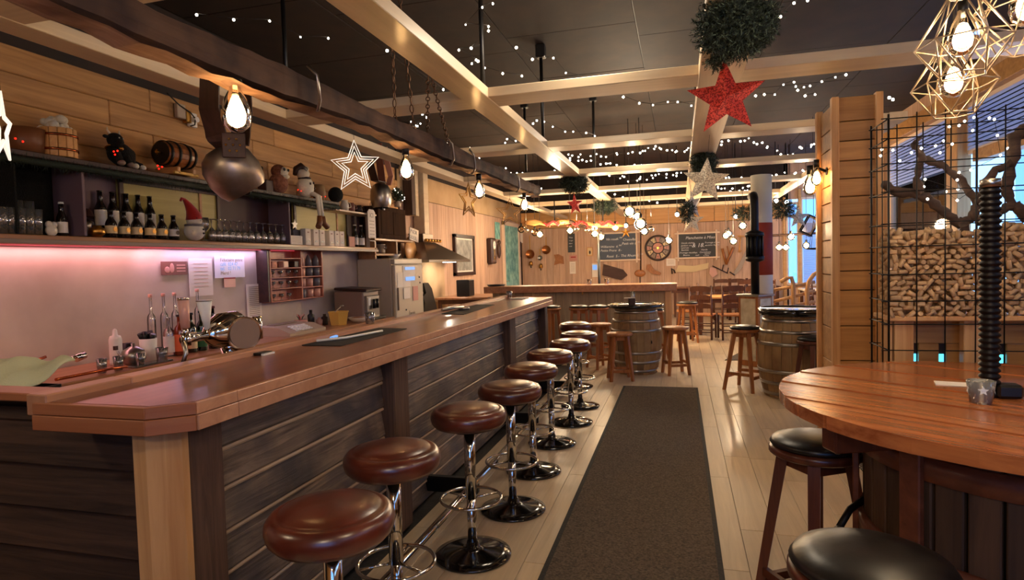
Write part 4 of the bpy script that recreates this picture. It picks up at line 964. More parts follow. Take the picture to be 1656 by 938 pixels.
q = at(954, 407, y=YW); ps = thing('framed_picture', 'small framed brown bird picture left of the chalkboards', 'picture', (q.x, YW, q.z), BACKW); obj('frame', MB().box((0, 0, 0), (.16, .24, .03), bev=.006), 'gold_pine', ps); obj('sheet', MB().box((0, 0, .016), (.12, .2, .004)), 'label_cream', ps); obj('bird', MB().ell((0, -.02, .02), (.025, .05, .006), 10, 6), 'dark_wood', ps)
q = at(962, 437, y=YW); ps = thing('notice_sheet', 'blue and white notices left of the arrow sign', 'paper', (q.x, YW+.01, q.z), BACKW); obj('sheet', MB().box((0, 0, 0), (.16, .38, .006)), 'paper', ps); obj('blue_print', MB().box((0, .08, .004), (.13, .14, .001)), 'blue_glow', ps)
q = at(1085, 424, y=YW); ps = thing('notice_sheet', 'white notice with lines below the round clock', 'paper', (q.x, YW+.01, q.z), BACKW); obj('sheet', MB().box((0, 0, 0), (.24, .2, .006)), 'paper', ps)
for k in range(4): obj('print_line', MB().box((0, .05-k*.03, .004), (.17, .005, .001)), 'grey_plastic', ps)
# clock
q = at(1064, 401, y=YW); rc = .33
ck = thing('wall_clock', 'big round brown wall clock with pale segments between the chalkboards', 'clock', (q.x, YW, q.z), BACKW)
obj('face', MB().cyl((0, 0, -.015), (0, 0, .01), rc*.9, n=40), 'dark_wood_z', ck)
obj('rim', MB().tube([(rc*math.cos(2*PI*i/40), rc*math.sin(2*PI*i/40), .01) for i in range(40)], .022, 6, closed=True), 'dark_wood', ck)
for k in range(12):
    a = PI/6*k; P = [(.5*rc*math.cos(a-.16), .5*rc*math.sin(a-.16)), (.88*rc*math.cos(a-.2), .88*rc*math.sin(a-.2)), (.88*rc*math.cos(a+.2), .88*rc*math.sin(a+.2)), (.5*rc*math.cos(a+.16), .5*rc*math.sin(a+.16))]
    obj('number_plate', MB().prism(P, .01, .02), ('pink_card', 'label_cream', 'grey_plastic')[k % 3], ck)
    text('numeral', ('3', '2', '1', '12', '11', '10', '9', '8', '7', '6', '5', '4')[k], .085, (.68*rc*math.cos(a), .68*rc*math.sin(a)-.03, .0215), None, 'dark_wood', ck, align='CENTER')
obj('inner_ring', MB().tube([(rc*.45*math.cos(2*PI*i/32), rc*.45*math.sin(2*PI*i/32), .015) for i in range(32)], .012, 6, closed=True), 'dark_wood', ck)
obj('inner_disc', MB().cyl((0, 0, .0), (0, 0, .014), rc*.43, n=32), 'pink_card', ck)
obj('hand', MB().box((-.08, .0, .03), (.2, .014, .004)).box((.05, .03, .034), (.12, .018, .004), R=rz(.5)), 'black', ck); obj('hub', MB().cyl((0, 0, .014), (0, 0, .04), .03, n=16), 'brass', ck)
def wallprism(name, lab, cat, poly, mt, z0=-.01, z1=.03, parts=None):
    P = [at(a, b, y=YW) for a, b in poly]; c = sum(P, Vector())/len(P); o = thing(name, lab, cat, tuple(c), BACKW)
    pts = [(p.x-c.x, p.z-c.z) for p in P]
    ar = sum(pts[i][0]*pts[(i+1) % len(pts)][1]-pts[(i+1) % len(pts)][0]*pts[i][1] for i in range(len(pts)))
    if ar < 0: pts = pts[::-1]
    obj('body', MB().prism(pts, z0, z1), mt, o); return o, c
wallprism('arrow_sign', 'dark wooden arrow board pointing right under the left chalkboard', 'sign', [(976, 427), (1008, 436), (1015, 445), (1005, 453), (974, 445)], 'arrow_wood')
o, c = wallprism('wooden_mould', 'brown carved wooden foot shape on the wall under the clock', 'ornament', [(1046, 428), (1052, 427), (1058, 436), (1069, 441), (1068, 445), (1056, 443), (1045, 436)], 'stool_brown', -.02, .06)
bs = thing('wooden_shovel', 'long-handled wooden bread shovel hung beside the clock', 'shovel', tuple(at(1035, 442, y=YW)), BACKW)
obj('blade', MB().ell((0, 0, 0), (.15, .1, .03), 16, 8), 'stool_brown', bs)
zt_ = at(1037, 372, y=YW).z-at(1035, 442, y=YW).z
obj('handle', MB().cyl((.02, .08, 0), (.04, zt_, .0), .018, n=8).cyl((0, -.09, 0), (0, -.4, 0), .014, n=8), 'dark_wood_z', bs)
sw = thing('hand_saw', 'long two-man saw with pale blade under the right chalkboard', 'saw', (0, 0, 0))
P = [at(a, b, y=YW) for a, b in [(1092, 440), (1097, 429), (1122, 430), (1146, 425), (1145, 434), (1122, 440)]]
obj('blade', MB().prism([(p.x, p.z) for p in P][::-1], -YW-.0, -YW+.01, BACKW.to_4x4()), 'label_cream', sw)
obj('handle', MB().tube([at(1092, 442, y=YW-.02), at(1090, 437, y=YW-.02), at(1086, 434, y=YW-.02), at(1087, 443, y=YW-.02)], .018, 8), 'dark_wood', sw)
def stick(name, lab, cat, lst, mt='old_tool', extra=None):
    o = thing(name, lab, cat, (0, 0, 0))
    for nm, pts, r in lst: obj(nm, MB().tube([at(a, b, y=YW-.03) for a, b in pts], r, 8), mt, o)
    return o
stick('wooden_fork', 'crossed brown wooden tool like a V on the right of the back wall', 'tool', (('prong', [(1168, 402), (1174, 425)], .035), ('prong', [(1186, 400), (1174, 428)], .035), ('pin', [(1176, 398), (1179, 412)], .014)), 'stool_brown')
stick('pit_saw_frame', 'tall brown wooden frame hook right of the V-shaped tool', 'tool', (('bar', [(1193, 382), (1207, 382)], .02), ('upright', [(1198, 382), (1195, 408)], .02), ('hook', [(1195, 408), (1200, 405)], .016)), 'gold_pine')
stick('rake', 'thin dark rake with two teeth low on the back wall', 'tool', (('handle', [(1152, 430), (1177, 442)], .014), ('tooth', [(1168, 437), (1170, 428)], .012), ('tooth', [(1176, 441), (1178, 433)], .012), ('handle_stick', [(1180, 440), (1188, 445)], .016)), 'dark_wood')
P = [at(a, b, y=YW) for a, b in [(1185, 443), (1196, 425), (1206, 405), (1210, 390), (1212, 392), (1209, 412), (1200, 433), (1190, 444)]]
sw2 = thing('scythe_blade', 'long curved grey saw blade at the right end of the back wall', 'saw', (0, 0, 0)); obj('blade', MB().prism([(p.x, p.z) for p in P][::-1], -YW-.0, -YW+.012, BACKW.to_4x4()), 'saw_steel', sw2)
wallprism('wooden_heart', 'small pale pink wooden plate low on the back wall left of the rake', 'ornament', [(1149, 432), (1158, 434), (1160, 444), (1152, 449), (1147, 442)], 'cup_pink')
# pans
for px, py, r, mt, n, hl in ((858, 411, .13, 'pan_copper', 'larger round copper pan hanging left on the back wall', 30), (884, 404, .125, 'pan_copper', 'round copper pan hanging right of the other copper pan', 20), (874, 417, .07, 'steel', 'small steel pan hanging under the right copper pan', 14)):
    q = at(px, py, y=YW); o = thing('frying_pan', n, 'pan', (q.x, YW-.02, q.z), BACKW)
    obj('bowl', MB().lathe([(0, -.0), (r*.8, 0), (r, .045), (r*.96, .045), (r*.78, .008), (0, .008)], n=28), mt, o)
    hz = at(px, py-hl, y=YW).z-q.z; obj('handle', MB().box((0, (r+hz)/2, .03), (.025, hz-r+.02, .012), bev=.004), 'brass', o)
for px, py, n in ((859, 427, 'left'), (875, 431, 'right')):
    q = at(px, py, y=YW); o = thing('cow_bell', '%s small brass bell hanging under the pans' % n, 'bell', (q.x, YW-.03, q.z)); obj('bell_body', MB().lathe([(.03, .08), (.055, .04), (.06, -.04), (.055, -.04), (.05, .03), (0, .07)], n=16), 'brass', o); obj('clapper', MB().ell((0, 0, -.09), .02, 8, 6).cyl((0, 0, -.09), (0, 0, 0), .008, n=6), 'iron', o)
wallprism('leather_apron', 'brown cloth or leather piece hanging on a nail on the back wall', 'cloth', [(896, 412), (903, 411), (911, 415), (912, 427), (905, 426), (896, 429), (898, 420)], 'stool_brown', -.005, .01)
# ================================================================ LOG BEAM WITH LAMPS
lg = thing('hanging_log', 'rough dark hewn log hung on chains above the bar with bulbs below it', 'log')
P = []; R = []; y = .7
while y <= 8.35:
    P.append((-1.9+.008*math.sin(y*1.7), y, 2.425+.012*(y-2)+.008*math.sin(y*2.3))); R.append(.074+.005*math.sin(y*3.1)+random.uniform(-.007, .007)); y += .12
n = 12; V = []; F = []
for i, (p, r) in enumerate(zip(P, R)):
    for j in range(n):
        a = 2*PI*j/n+.26; k = 1+.06*math.sin(j*2.1+i*.35)+random.uniform(-.03, .03); sq = 1/max(abs(math.cos(a)), abs(math.sin(a)))**.55
        V.append((p[0]+r*.8*k*sq*math.cos(a), p[1], p[2]+r*k*sq*math.sin(a)*.95))
for i in range(len(P)-1):
    for j in range(n): F.append((i*n+j, i*n+(j+1) % n, (i+1)*n+(j+1) % n, (i+1)*n+j))
F += [tuple(range(n)), tuple((len(P)-1)*n+j for j in range(n))[::-1]]
obj('log_body', MB().add(V, F, False), 'log_bark', lg)
V = []; F = []
for i, (p, r) in enumerate(zip(P, R)):
    for j in range(4): V.append((p[0]-.06+.04*j+random.uniform(-.006, .006), p[1], p[2]-r*1.2-.004*(j in (1, 2))+random.uniform(-.006, .004)))
for i in range(len(P)-1):
    for j in range(3): F.append((i*4+j, i*4+j+1, i*4+5+j, i*4+4+j))
plabel(obj('hewn_underside', MB().add(V, F, False), 'log_inner', lg), 'pale hewn underside')
for i, y in enumerate((2.8, 4.75, 5.3, 6.9)): obj('iron_hook', MB().tube([(-1.83, y, 2.55), (-1.79, y+.02, 2.5), (-1.79, y+.04, 2.38), (-1.83, y+.08, 2.34), (-1.86, y+.12, 2.35)], .009, 6), 'steel', lg)
bulb_prof = [(.014, .10), (.018, .075), (.034, .045), (.044, .01), (.045, -.01), (.038, -.035), (.02, -.052), (0, -.057)]
gb = MB().lathe(bulb_prof, n=20).mesh('glass'); gb.materials.append(m_('glass_bulb'))
hb = MB().lathe([(0, .06), (.012, .055), (.026, .03), (.034, .005), (.034, -.012), (.026, -.032), (0, -.042)], n=16).mesh('glow'); hb.materials.append(m_('bulb_hot'))
sk = MB().cyl((0, 0, .09), (0, 0, .15), .021, n=14).mesh('socket'); sk.materials.append(m_('black'))
def bulb(name, label, cat, c, s=1, power=10, cord=0, group=None, r=.05, col=(1, .76, .44)):
    t = thing(name, label, cat, c, None, group); t.scale = (s, s, s)
    obj('glass', gb, None, t); obj('glow', hb, None, t); obj('socket', sk, None, t)
    if cord: obj('cord', MB().cyl((0, 0, .15), (0, 0, .15+cord/s), .004/s, n=6), 'cable', t)
    if power: lamp('bulb_light', c, power, col, r, parent=None)
    return t
bn = ['nearest and largest hanging filament bulb above the bar', 'second hanging filament bulb under the log', 'third hanging filament bulb under the log', 'farthest hanging filament bulb near the end of the log']
for i, (px, py, y, s) in enumerate(((382, 185, 2.34, 1.15), (657, 276, 4.10, 1.0), (775, 310, 5.77, 1.0), (848, 333, 7.59, .95))):
    q = at(px, py, x=-1.9); bulb('pendant_bulb', bn[i], 'bulb', tuple(q), s*1.25, 36, .06, 'filament bulbs under the log')
# chains
def chain(lab, p, q, x=None):
    t = thing('chain', lab, 'chain', tuple(p)); d = Vector(q)-Vector(p); n = int(d.length/.055)
    me = MB().tube([(.013*math.cos(a), 0, .03*math.sin(a)) for a in [2*PI*i/10 for i in range(10)]], .004, 5, closed=True).mesh('link'); me.materials.append(m_('chain'))
    R = d.to_track_quat('Z', 'X').to_matrix()
    for i in range(n):
        obj('link', me, None, t, tuple(d*((i+.5)/n)), (R@rz(PI/2*(i % 2))).to_euler())
A_ = at(636, 85, y=4.3); 
ya_ = at(637, 140, x=-1.95).y; yb_ = at(650, 150, x=-1.9).y
chain('left strand of the chain holding the log, right of the wire star', (-1.95, ya_, ZC-.08), (-1.95, ya_, 2.53)); chain('second strand of the chain holding the log, slanting beside the first', (-1.93, ya_+.05, ZC-.08), (-1.84, yb_+.05, 2.50))
q0 = at(703, 124, z=2.70); q1 = at(688, 245, x=-1.9); q2 = at(716, 255, x=-1.86)
chain('third chain strand, from the central beam down to the log', (-1.525, q0.y, 2.71), (-1.88, q1.y, 2.52)); chain('fourth chain strand, right of the third over the log', (-1.525, q0.y+.06, 2.71), (-1.80, q2.y, 2.48))
# ================================================================ WIRE CAGE PENDANTS
def cage_lamp(label, c, s, power, cord):
    t = thing('cage_pendant', label, 'lamp', c, random.random(), 'geometric wire cage lamps above the round table')
    zt, zm, zl = .15*s, -.015*s, -.13*s; n = 6
    A = [Vector((.045*s*math.cos(2*PI*i/n), .045*s*math.sin(2*PI*i/n), zt)) for i in range(n)]
    B = [Vector((.145*s*math.cos(2*PI*(i+.5)/n), .145*s*math.sin(2*PI*(i+.5)/n), zm)) for i in range(n)]
    C_ = [Vector((.075*s*math.cos(2*PI*i/n), .075*s*math.sin(2*PI*i/n), zl)) for i in range(n)]
    for i in range(n):
        for a, b in ((A[i], B[i]), (A[(i+1) % n], B[i]), (B[i], C_[i]), (B[i], C_[(i+1) % n])):
            obj('wire_bar', MB().cyl(a, b, .0023, n=6), 'cream_wire', t)
    for L_ in (A, C_, B): obj('wire_ring', MB().tube(L_, .0023, 6, closed=True), 'cream_wire', t)
    obj('cap', MB().lathe([(0, zt+.05*s), (.02, zt+.045*s), (.05*s, zt), (0, zt)], n=16), 'black', t)
    for nm, me in (('glass', gb), ('glow', hb), ('socket', sk)):
        o = obj(nm, me, None, t, (0, 0, -.0)); o.scale = (s*.85,)*3
        if nm == 'glass': o.scale = (s*1.1,)*3
        if nm == 'glow': o.scale = (s*.62, s*.62, s*.8)
    obj('cord', MB().cyl((0, 0, zt+.04*s), (0, 0, cord), .004, n=6), 'cable', t)
    lamp('cage_light', (c[0], c[1], c[2]-.0), power, (1, .80, .54), .05)
q = at(1557, 62, y=2.05); cage_lamp('upper geometric wire cage lamp with glowing bulb above the round table', tuple(q), .80, 9, ZC-q.z)
q = at(1542, 132, y=2.45); cage_lamp('lower geometric wire cage lamp hanging just under and behind the upper one', tuple(q), .86, 9, ZC-q.z)
q = at(1664, 8, y=2.2); cage_lamp('wire cage lamp cut off by the top right corner of the picture', tuple(q), 1.0, 6, ZC-q.z)
# two bulbs on the side of the column
q = at(1310, 303, y=5.35); bulb('wall_bulb', 'left bulb in pear glass beside the boarded column', 'bulb', tuple(q), 1.15, 8, 0, 'bulbs beside the boarded column')
q = at(1323, 296, y=5.6); bulb('wall_bulb', 'right bulb close to the edge of the boarded column', 'bulb', (1.05, 5.3, q.z), 1.0, 0, 0, 'bulbs beside the boarded column')
q = at(1328, 277, y=5.3); mini('lamp_arm', MB().tube([(1.12, 5.32, q.z), (1.06, 5.32, q.z+.03), (1.03, 5.33, q.z-.02)], .012, 8).cyl((1.12, 5.32, q.z), (1.135, 5.32, q.z), .03), 'iron', 'black wall lamp arm on the edge of the boarded column', 'lamp', (0, 0, 0))
# ================================================================ STARS AND GARLANDS
def pstar(label, px, py, y, R, mt, rt=0, t=.03, name='hanging_star', r=.42, cord=.2, turn=0):
    q = at(px, py, y=y); o = thing(name, label, 'star', tuple(q), (rz(turn)@rx(PI/2)@rz(rt)))
    P = starpoly(R, R*r); n = len(P); V = [(x, y_, 0) for x, y_ in P]+[(0, 0, t), (0, 0, -t)]
    F = [(i, (i+1) % n, n) for i in range(n)]+[((i+1) % n, i, n+1) for i in range(n)]
    obj('star_body', MB().add(V, F), mt, o)
    obj('cord', MB().cyl((0, R*.95, 0), (0, max(R+.05, 2.71-q.z), 0), .002, n=5), 'cable', o)
    return o
rs = pstar('big red glittering paper star hanging under the ceiling beam', 1174, 158, 3.95, .235, 'glitter_red', .03, .03, cord=.12)
pstar('large silver glitter star under the second fir bunch', 1141, 292, 6.3, .23, 'glitter_silver', -.1, .03)
pstar('silver star seen edge on behind the large silver star', 1120, 332, 9.3, .24, 'glitter_silver', .2, .03, turn=1.0)
pstar('small silver star hanging above the right chalkboard', 1118, 358, 10.4, .21, 'glitter_silver', 0, .03)
pstar('small red star on the central ceiling beam near the far counter', 930, 331, 8.6, .16, 'glitter_red', .1, .03, turn=.9)
pstar('pale star hanging before the blue window on the right', 1291, 352, 10.5, .17, 'glitter_silver', 0, .02)
pstar('tiny gold star hanging in front of the left chalkboard', 1012, 376, 11.3, .11, 'brass', 0, .015, r=.3)
def wirestar(label, px, py, y, R, turn, mt='cream_wire', rings=(1, .78, .55), th=.006, cord=.1):
    q = at(px, py, y=y); o = thing('wire_star', label, 'star', tuple(q), (rz(turn)@rx(PI/2)))
    for k in rings: obj('star_wire', MB().tube([(x, y_, 0) for x, y_ in starpoly(R*k, R*k*.45)], th, 6, closed=True), mt, o)
    obj('cord', MB().cyl((0, R, 0), (0, max(R+.05, (2.71 if px < 20 else 2.38)-q.z), 0), .0015, n=5), 'cable', o)
wirestar('open star of three nested white wires hanging from the log over the shelf', 574, 270, 3.95, .19, .1, 'star_white', th=.0045, cord=.1)
wirestar('gold wire star seen edge on, hanging between the bulbs left of the door', 758, 325, 5.5, .17, 1.35, 'brass', (1, .7), .007, .18)
wirestar('gold wire star hanging by the last bulb in front of the turquoise door', 825, 344, 7.1, .17, .3, 'brass', (1, .7), .006)
wirestar('glowing white star edge on at the left edge of the picture', 4, 206, 1.95, .15, -.82, 'star_white', (1, .8), .006, .2)
def fir(label, c, r, n, parent=None, seed=1, name='fir_bunch', sc=1):
    rd = random.Random(seed); V = []; F = []; V2 = []; F2 = []
    for i in range(n):
        u_ = Vector((rd.gauss(0, 1), rd.gauss(0, 1), rd.gauss(0, 1))).normalized(); p = Vector((u_.x*r[0], u_.y*r[1], u_.z*r[2]))*rd.uniform(.35, .92)
        ax = (u_+Vector((rd.uniform(-.7, .7), rd.uniform(-.7, .7), rd.uniform(-.7, .7)))).normalized(); L_ = rd.uniform(.03, .06)*sc
        for k in range(9):
            f = k/9; b = p+ax*L_*f; d = (ax.orthogonal().normalized()); d.rotate(Matrix.Rotation(rd.uniform(0, 6.28), 3, ax)); e = b+(d*.8+ax*.6)*.021*sc; w_ = ax.cross(d).normalized()*.0032*sc
            T, G = (V, F) if rd.random() < .75 else (V2, F2); o = len(T); T += [b-w_, b+w_, e]; G.append((o, o+1, o+2))
    o = thing(name, label, 'garland', c); obj('dark_needles', MB().add(V, F), 'needle', o, kind='stuff'); obj('light_needles', MB().add(V2, F2), 'needle_light', o, kind='stuff')
    return o
q = at(1190, 40, z=2.63); fir('largest bunch of fir greenery on the ceiling beam above the red star', (q.x, q.y, q.z), (.19, .2, .15), 3600, seed=1)
q = at(1166, 82, y=3.9); fir('hanging fir tip just above the red star', (q.x-.02, 3.95, q.z), (.07, .08, .09), 300, seed=9)
q = at(1138, 264, z=2.60); fir('fir bunch on the beam above the large silver star', (q.x, q.y, q.z), (.13, .2, .2), 1100, seed=2, sc=1.3)
q = at(929, 297, z=2.62); fir('fir bunch on the central beam above the small red star', (q.x, q.y, q.z), (.2, .25, .13), 1100, seed=3, sc=1.3)
q = at(978, 334, z=2.6); fir('fir bunch at the far end of the central beam', (q.x, q.y, q.z), (.26, .3, .14), 1100, seed=4, sc=1.4)
q = at(1117, 340, y=8.7); fir('small dark fir bunch left of the small silver stars', (q.x-.05, 8.8, q.z), (.1, .12, .16), 300, seed=5, sc=1.3)
q = at(1258, 340, y=10.3); fir('fir bunch beside the round white column', (q.x+.05, 10.2, q.z), (.2, .3, .13), 400, seed=6, sc=1.4)
q = at(1205, 345, y=11.5); fir('fir bunch left of the stove pipe top', (q.x, 11.5, q.z), (.22, .2, .12), 350, seed=7, sc=1.4)
# ================================================================ FAR LAMP CLUSTERS
fb = thing('hanging_branch', 'long peeled branch hung on chains with red lights above the far counter', 'branch')
obj('branch', gnarl([tuple(at(a, b, y=12)) for a, b in ((848, 359), (890, 361), (925, 358), (960, 364), (1010, 365))], .06, .035), 'gold_pine', fb)
obj('side_twig', gnarl([tuple(at(a, b, y=11.95)) for a, b in ((920, 358), (945, 366), (960, 369))], .035, .012), 'branch', fb)
q0 = at(897, 358, y=12)
obj('chain_cord', MB().cyl(tuple(q0), (q0.x, 12, 2.72), .012, n=5), 'iron', fb); q0 = at(975, 358, y=12); obj('chain_cord', MB().cyl(tuple(q0), (q0.x, 12, 2.72), .012, n=5), 'iron', fb)
rl_ = thing('red_light_string', 'red tinsel light string wound around the hanging branch', 'string lights')

def sph(r, mt):
    me = MB().ell((0, 0, 0), r, 8, 6).mesh('light'); me.materials.append(m_(mt)); return me
rr_ = sph(.014, 'red_led')
for i in range(26):
    f = i/25; px = 880+f*118; q = at(px, 362+4*math.sin(i*.9), y=11.86); obj('light', rr_, None, rl_, tuple(q))
[obj('tinsel', MB().tube([tuple(at(f0_+f*4, 361+3*math.sin(f*1.3), y=11.9)) for f in range(7)], .028, 6), 'red_felt', rl_) for f0_ in (880, 926, 970)]
far = [(843, 371, 0), (873, 379, 1), (865, 376, 0), (922, 373, 1), (961, 369, 1), (962, 378, 1), (972, 383, 1), (995, 368, 1), (1018, 342, 1), (1031, 350, 1), (1036, 362, 1), (1042, 374, 1), (1082, 389, 1), (1174, 381, 1), (1178, 378, 1), (1186, 390, 1), (1201, 365, 1), (1260, 400, 1), (1271, 400, 1), (1279, 383, 1), (1304, 397, 1)]
dep = {843: 12, 873: 12, 865: 12, 922: 12, 961: 12, 962: 11.6, 972: 11.8, 995: 12, 1018: 10.4, 1031: 10.8, 1036: 10.4, 1042: 11, 1082: 13, 1174: 13, 1178: 13.4, 1186: 12.8, 1201: 11.6, 1260: 14, 1271: 14, 1279: 13.5, 1304: 14}
wh = {873: 'over the copper pans', 843: 'first, by the door corner', 865: 'clear unlit one left of the pans light', 922: 'in front of the narrow chalkboard', 961: 'upper one left of the left chalkboard', 962: 'lower one left of the left chalkboard', 972: 'at the upper left corner of the left chalkboard', 995: 'over the left chalkboard', 1018: 'big top one of the middle cluster', 1031: 'second of the middle cluster', 1036: 'brightest big one of the middle cluster', 1042: 'lowest of the middle cluster', 1082: 'right of the round clock', 1174: 'left one of the pair right of the right chalkboard', 1178: 'upper one of the pair right of the right chalkboard', 1186: 'lower one right of the right chalkboard', 1201: 'single one left of the stove pipe', 1260: 'leftmost in the blue window room', 1271: 'second in the blue window room', 1279: 'upper one in the blue window room', 1304: 'in front of the blue blind'}
gg = MB().ell((0, 0, 0), .075, 16, 10).mesh('globe'); gg.materials.append(m_('glass_bulb'))
gl = MB().ell((0, 0, 0), .05, 12, 8).mesh('glow'); gl.materials.append(m_('bulb_hot'))
for px, py, on in far:
    y = dep[px]; q = at(px, py, y=y); s = {1018: 1.35, 1036: 1.35, 1031: 1.1}.get(px, 1)
    t = thing('globe_lamp', 'hanging globe bulb, '+wh[px], 'bulb', tuple(q), None, 'hanging globe bulbs at the far end'); t.scale = (s, s, s)
    obj('globe', gg, None, t)
    if on: obj('glow', gl, None, t)
    obj('socket', sk, None, t, (0, 0, -.03)); obj('cord', MB().cyl((0, 0, .1), (0, 0, (ZC-q.z)/s), .004, n=5), 'cable', t)
for x, y, z, p in ((-2.3, 11.6, 2.05, 20), (-1.4, 11.4, 2.05, 26), (-.7, 10.6, 2.1, 30), (-.3, 13, 2.0, 24), (1.0, 12.7, 2.05, 30), (2.4, 13.5, 2.0, 22), (-3.3, 13.4, 2.3, 20)):
    lamp('far_light', (x, y, z), p*1.15, (1, .76, .48), .12)
for px, py in ((851, 372), (933, 370), (950, 372), (1053, 370)):
    q = at(px, py, y=11.9); mini('glass_bauble', MB().ell((0, 0, 0), .055, 14, 10).cyl((0, 0, .05), (0, 0, 2.71-q.z), .004, n=5), 'chrome', 'small silvery glass bauble %s' % {851: 'by the door corner', 933: 'beside the narrow chalkboard light', 950: 'left of the cluster over the far counter', 1053: 'right of the middle bulb cluster'}[px], 'bauble', tuple(q))
# ceiling spots and hanging decorations in the far right room
for i, (px, py) in enumerate(((1012, 365), (1095, 347), (1190, 350), (1255, 325), (1272, 327))):
    q = at(px, py, y=13+i*.2); t = thing('spot_light', 'small white ceiling spot, %s from the left' % ORD[i], 'lamp', tuple(q)); obj('housing', MB().cyl((0, 0, 0), (0, .12, .03), .05, n=12), 'black', t); obj('lens', MB().cyl((0, -.012, 0), (0, -.002, 0), .042, n=12), 'spot_white', t)
    obj('stem', MB().cyl((0, .06, .04), (0, .06, ZC-q.z), .008, n=6), 'black', t)
q = at(1309, 365, y=11.5); ln = thing('lantern', 'dark square lantern hanging askew in front of the blue blind', 'lantern', tuple(q), (ry(.5)))
for x in (-.09, .09):
    for y in (-.09, .09): obj('frame_bar', MB().box((x, y, 0), (.02, .02, .3)), 'iron', ln)
for z in (-.15, .15): obj('end_plate', MB().box((0, 0, z), (.22, .22, .02), bev=.004), 'iron', ln)
obj('pane', MB().box((0, 0, 0), (.16, .16, .28)), 'glass_smoke', ln); obj('cord', MB().cyl((0, 0, .15), (.0, 0, 1.2), .006, n=5), 'cable', ln)
q = at(1316, 404, y=11.5); sc = thing('hanging_tray', 'small dark scale pan on three cords before the blue blind', 'scale', tuple(q))
obj('pan', MB().lathe([(0, 0), (.11, .01), (.13, .035), (.125, .035), (.1, .016), (0, .006)], n=20), 'iron', sc)
for k in range(3):
    a = 2*PI*k/3; obj('cord', MB().cyl((.12*math.cos(a), .12*math.sin(a), .03), (0, 0, .5), .004, n=5), 'cable', sc)
obj('cord', MB().cyl((0, 0, .5), (0, 0, ZC-q.z), .004, n=5), 'cable', sc)
cb = thing('cross_hanger', 'horizontal wooden bar with small bulbs hanging in the blue window room', 'bar', tuple(at(1277, 380, y=14.1)))
obj('bar', MB().cyl((-.45, 0, 0), (.75, 0, .02), .025, n=8).cyl((0, 0, 0), (0, 0, ZC-cb.location.z), .01, n=6), 'dark_wood', cb)
# ================================================================ FAIRY LIGHT STRINGS
fm = sph(.0085, 'fairy'); fm2 = sph(.013, 'fairy')
tot = [0]
def fairy(label, pts, z=None, y=None, big=False, jit=0, n=None, seed=0):
    rd = random.Random(seed); t = thing('fairy_light_string', label, 'string lights'); W3 = []
    if n:
        out = []
        for i in range(n):
            f = i/(n-1)*(len(pts)-1); k = min(int(f), len(pts)-2); g = f-k
            out.append((pts[k][0]*(1-g)+pts[k+1][0]*g+rd.uniform(-jit, jit), pts[k][1]*(1-g)+pts[k+1][1]*g+rd.uniform(-jit, jit)*.6))
        pts = out
    for p in pts: W3.append(at(p[0], p[1], z=z, y=y))
    for w_ in W3:
        d = (w_-CAM).length; o = obj('light', fm2 if big or d > 5 else fm, None, t, tuple(w_)); k = max(1, d/8); k *= rd.uniform(.5, .95); o.scale = (k, k, k); tot[0] += 1
    obj('cable', MB().tube([w_+Vector((0, 0, .012)) for w_ in W3], .0025, 4), 'cable', t)
Z1 = 3.35
fairy('fairy lights in a falling row at the top left above the log', [(318, 24), (378, 32), (436, 34), (486, 60), (531, 62)], 3.6, big=True)
fairy('fairy lights tangled around the black hanger rod at the top centre', [(797, 6), (780, 12), (753, 40), (790, 43), (790, 50), (778, 63), (762, 78), (777, 76), (742, 81), (770, 97), (773, 99), (763, 103), (784, 110), (813, 119), (844, 123)], 3.3)
fairy('sparse fairy lights slanting to the right of the top centre rod', [(835, 77), (861, 96), (895, 94), (915, 118), (952, 127)], 3.3, big=True)
fairy('two lone fairy lights left of the central ceiling beam', [(626, 82), (717, 145)], 3.2, big=True)
fairy('small fairy light cluster right of the hanging chain', [(683, 185), (690, 190), (665, 197), (680, 200), (672, 203), (655, 206), (675, 204), (658, 212)], 3.1, big=True)
fairy('fairy lights sagging between rods behind the first cross beam', [(862, 200), (868, 195), (880, 197), (894, 205), (914, 213), (927, 213), (948, 215), (962, 220)], 3.1, big=True)
fairy('short fairy light rows left of the central beam', [(724, 232), (737, 241), (760, 239), (765, 258), (775, 256), (817, 231), (820, 225), (834, 228)], 3.05, big=True)
fairy('fairy light row above the log end', [(799, 271), (808, 271), (818, 272), (826, 280), (836, 280), (845, 280), (873, 280), (885, 279), (897, 276)], 3.0, big=True)
fairy('dense fairy light row behind the second cross beam, upper one', [(908, 251), (950, 253), (1000, 250), (1040, 247), (1060, 238), (1090, 245), (1125, 240)], 3.05, jit=5, n=30, seed=1)
fairy('dense fairy light row behind the second cross beam, lower one', [(918, 257), (960, 262), (1000, 268), (1060, 270)], 3.05, jit=4, n=18, seed=2)
fairy('fairy lights left of the big red star', [(1008, 157), (1034, 167), (1056, 170), (1080, 165), (1096, 165), (1118, 171), (1129, 178)], 3.1, big=True)
fairy('fairy lights right of the big red star', [(1222, 155), (1236, 153), (1253, 153), (1267, 137), (1284, 133), (1287, 140), (1290, 146), (1300, 141), (1310, 139), (1318, 153), (1302, 155), (1329, 132), (1351, 125), (1368, 121)], 3.1, big=True)
fairy('fairy lights along the top of the third cross beam right of the star', [(1150, 236), (1180, 230), (1215, 226), (1240, 240), (1270, 250), (1300, 240), (1322, 232)], 3.05, jit=7, n=24, seed=3)
fairy('fairy lights under the third cross beam left half', [(980, 283), (1020, 290), (1060, 286), (1100, 280)], 2.95, jit=7, n=22, seed=4)
fairy('fairy lights under the third cross beam right half', [(1165, 284), (1200, 290), (1250, 286), (1300, 274), (1322, 276)], 2.95, jit=5, n=24, seed=5)
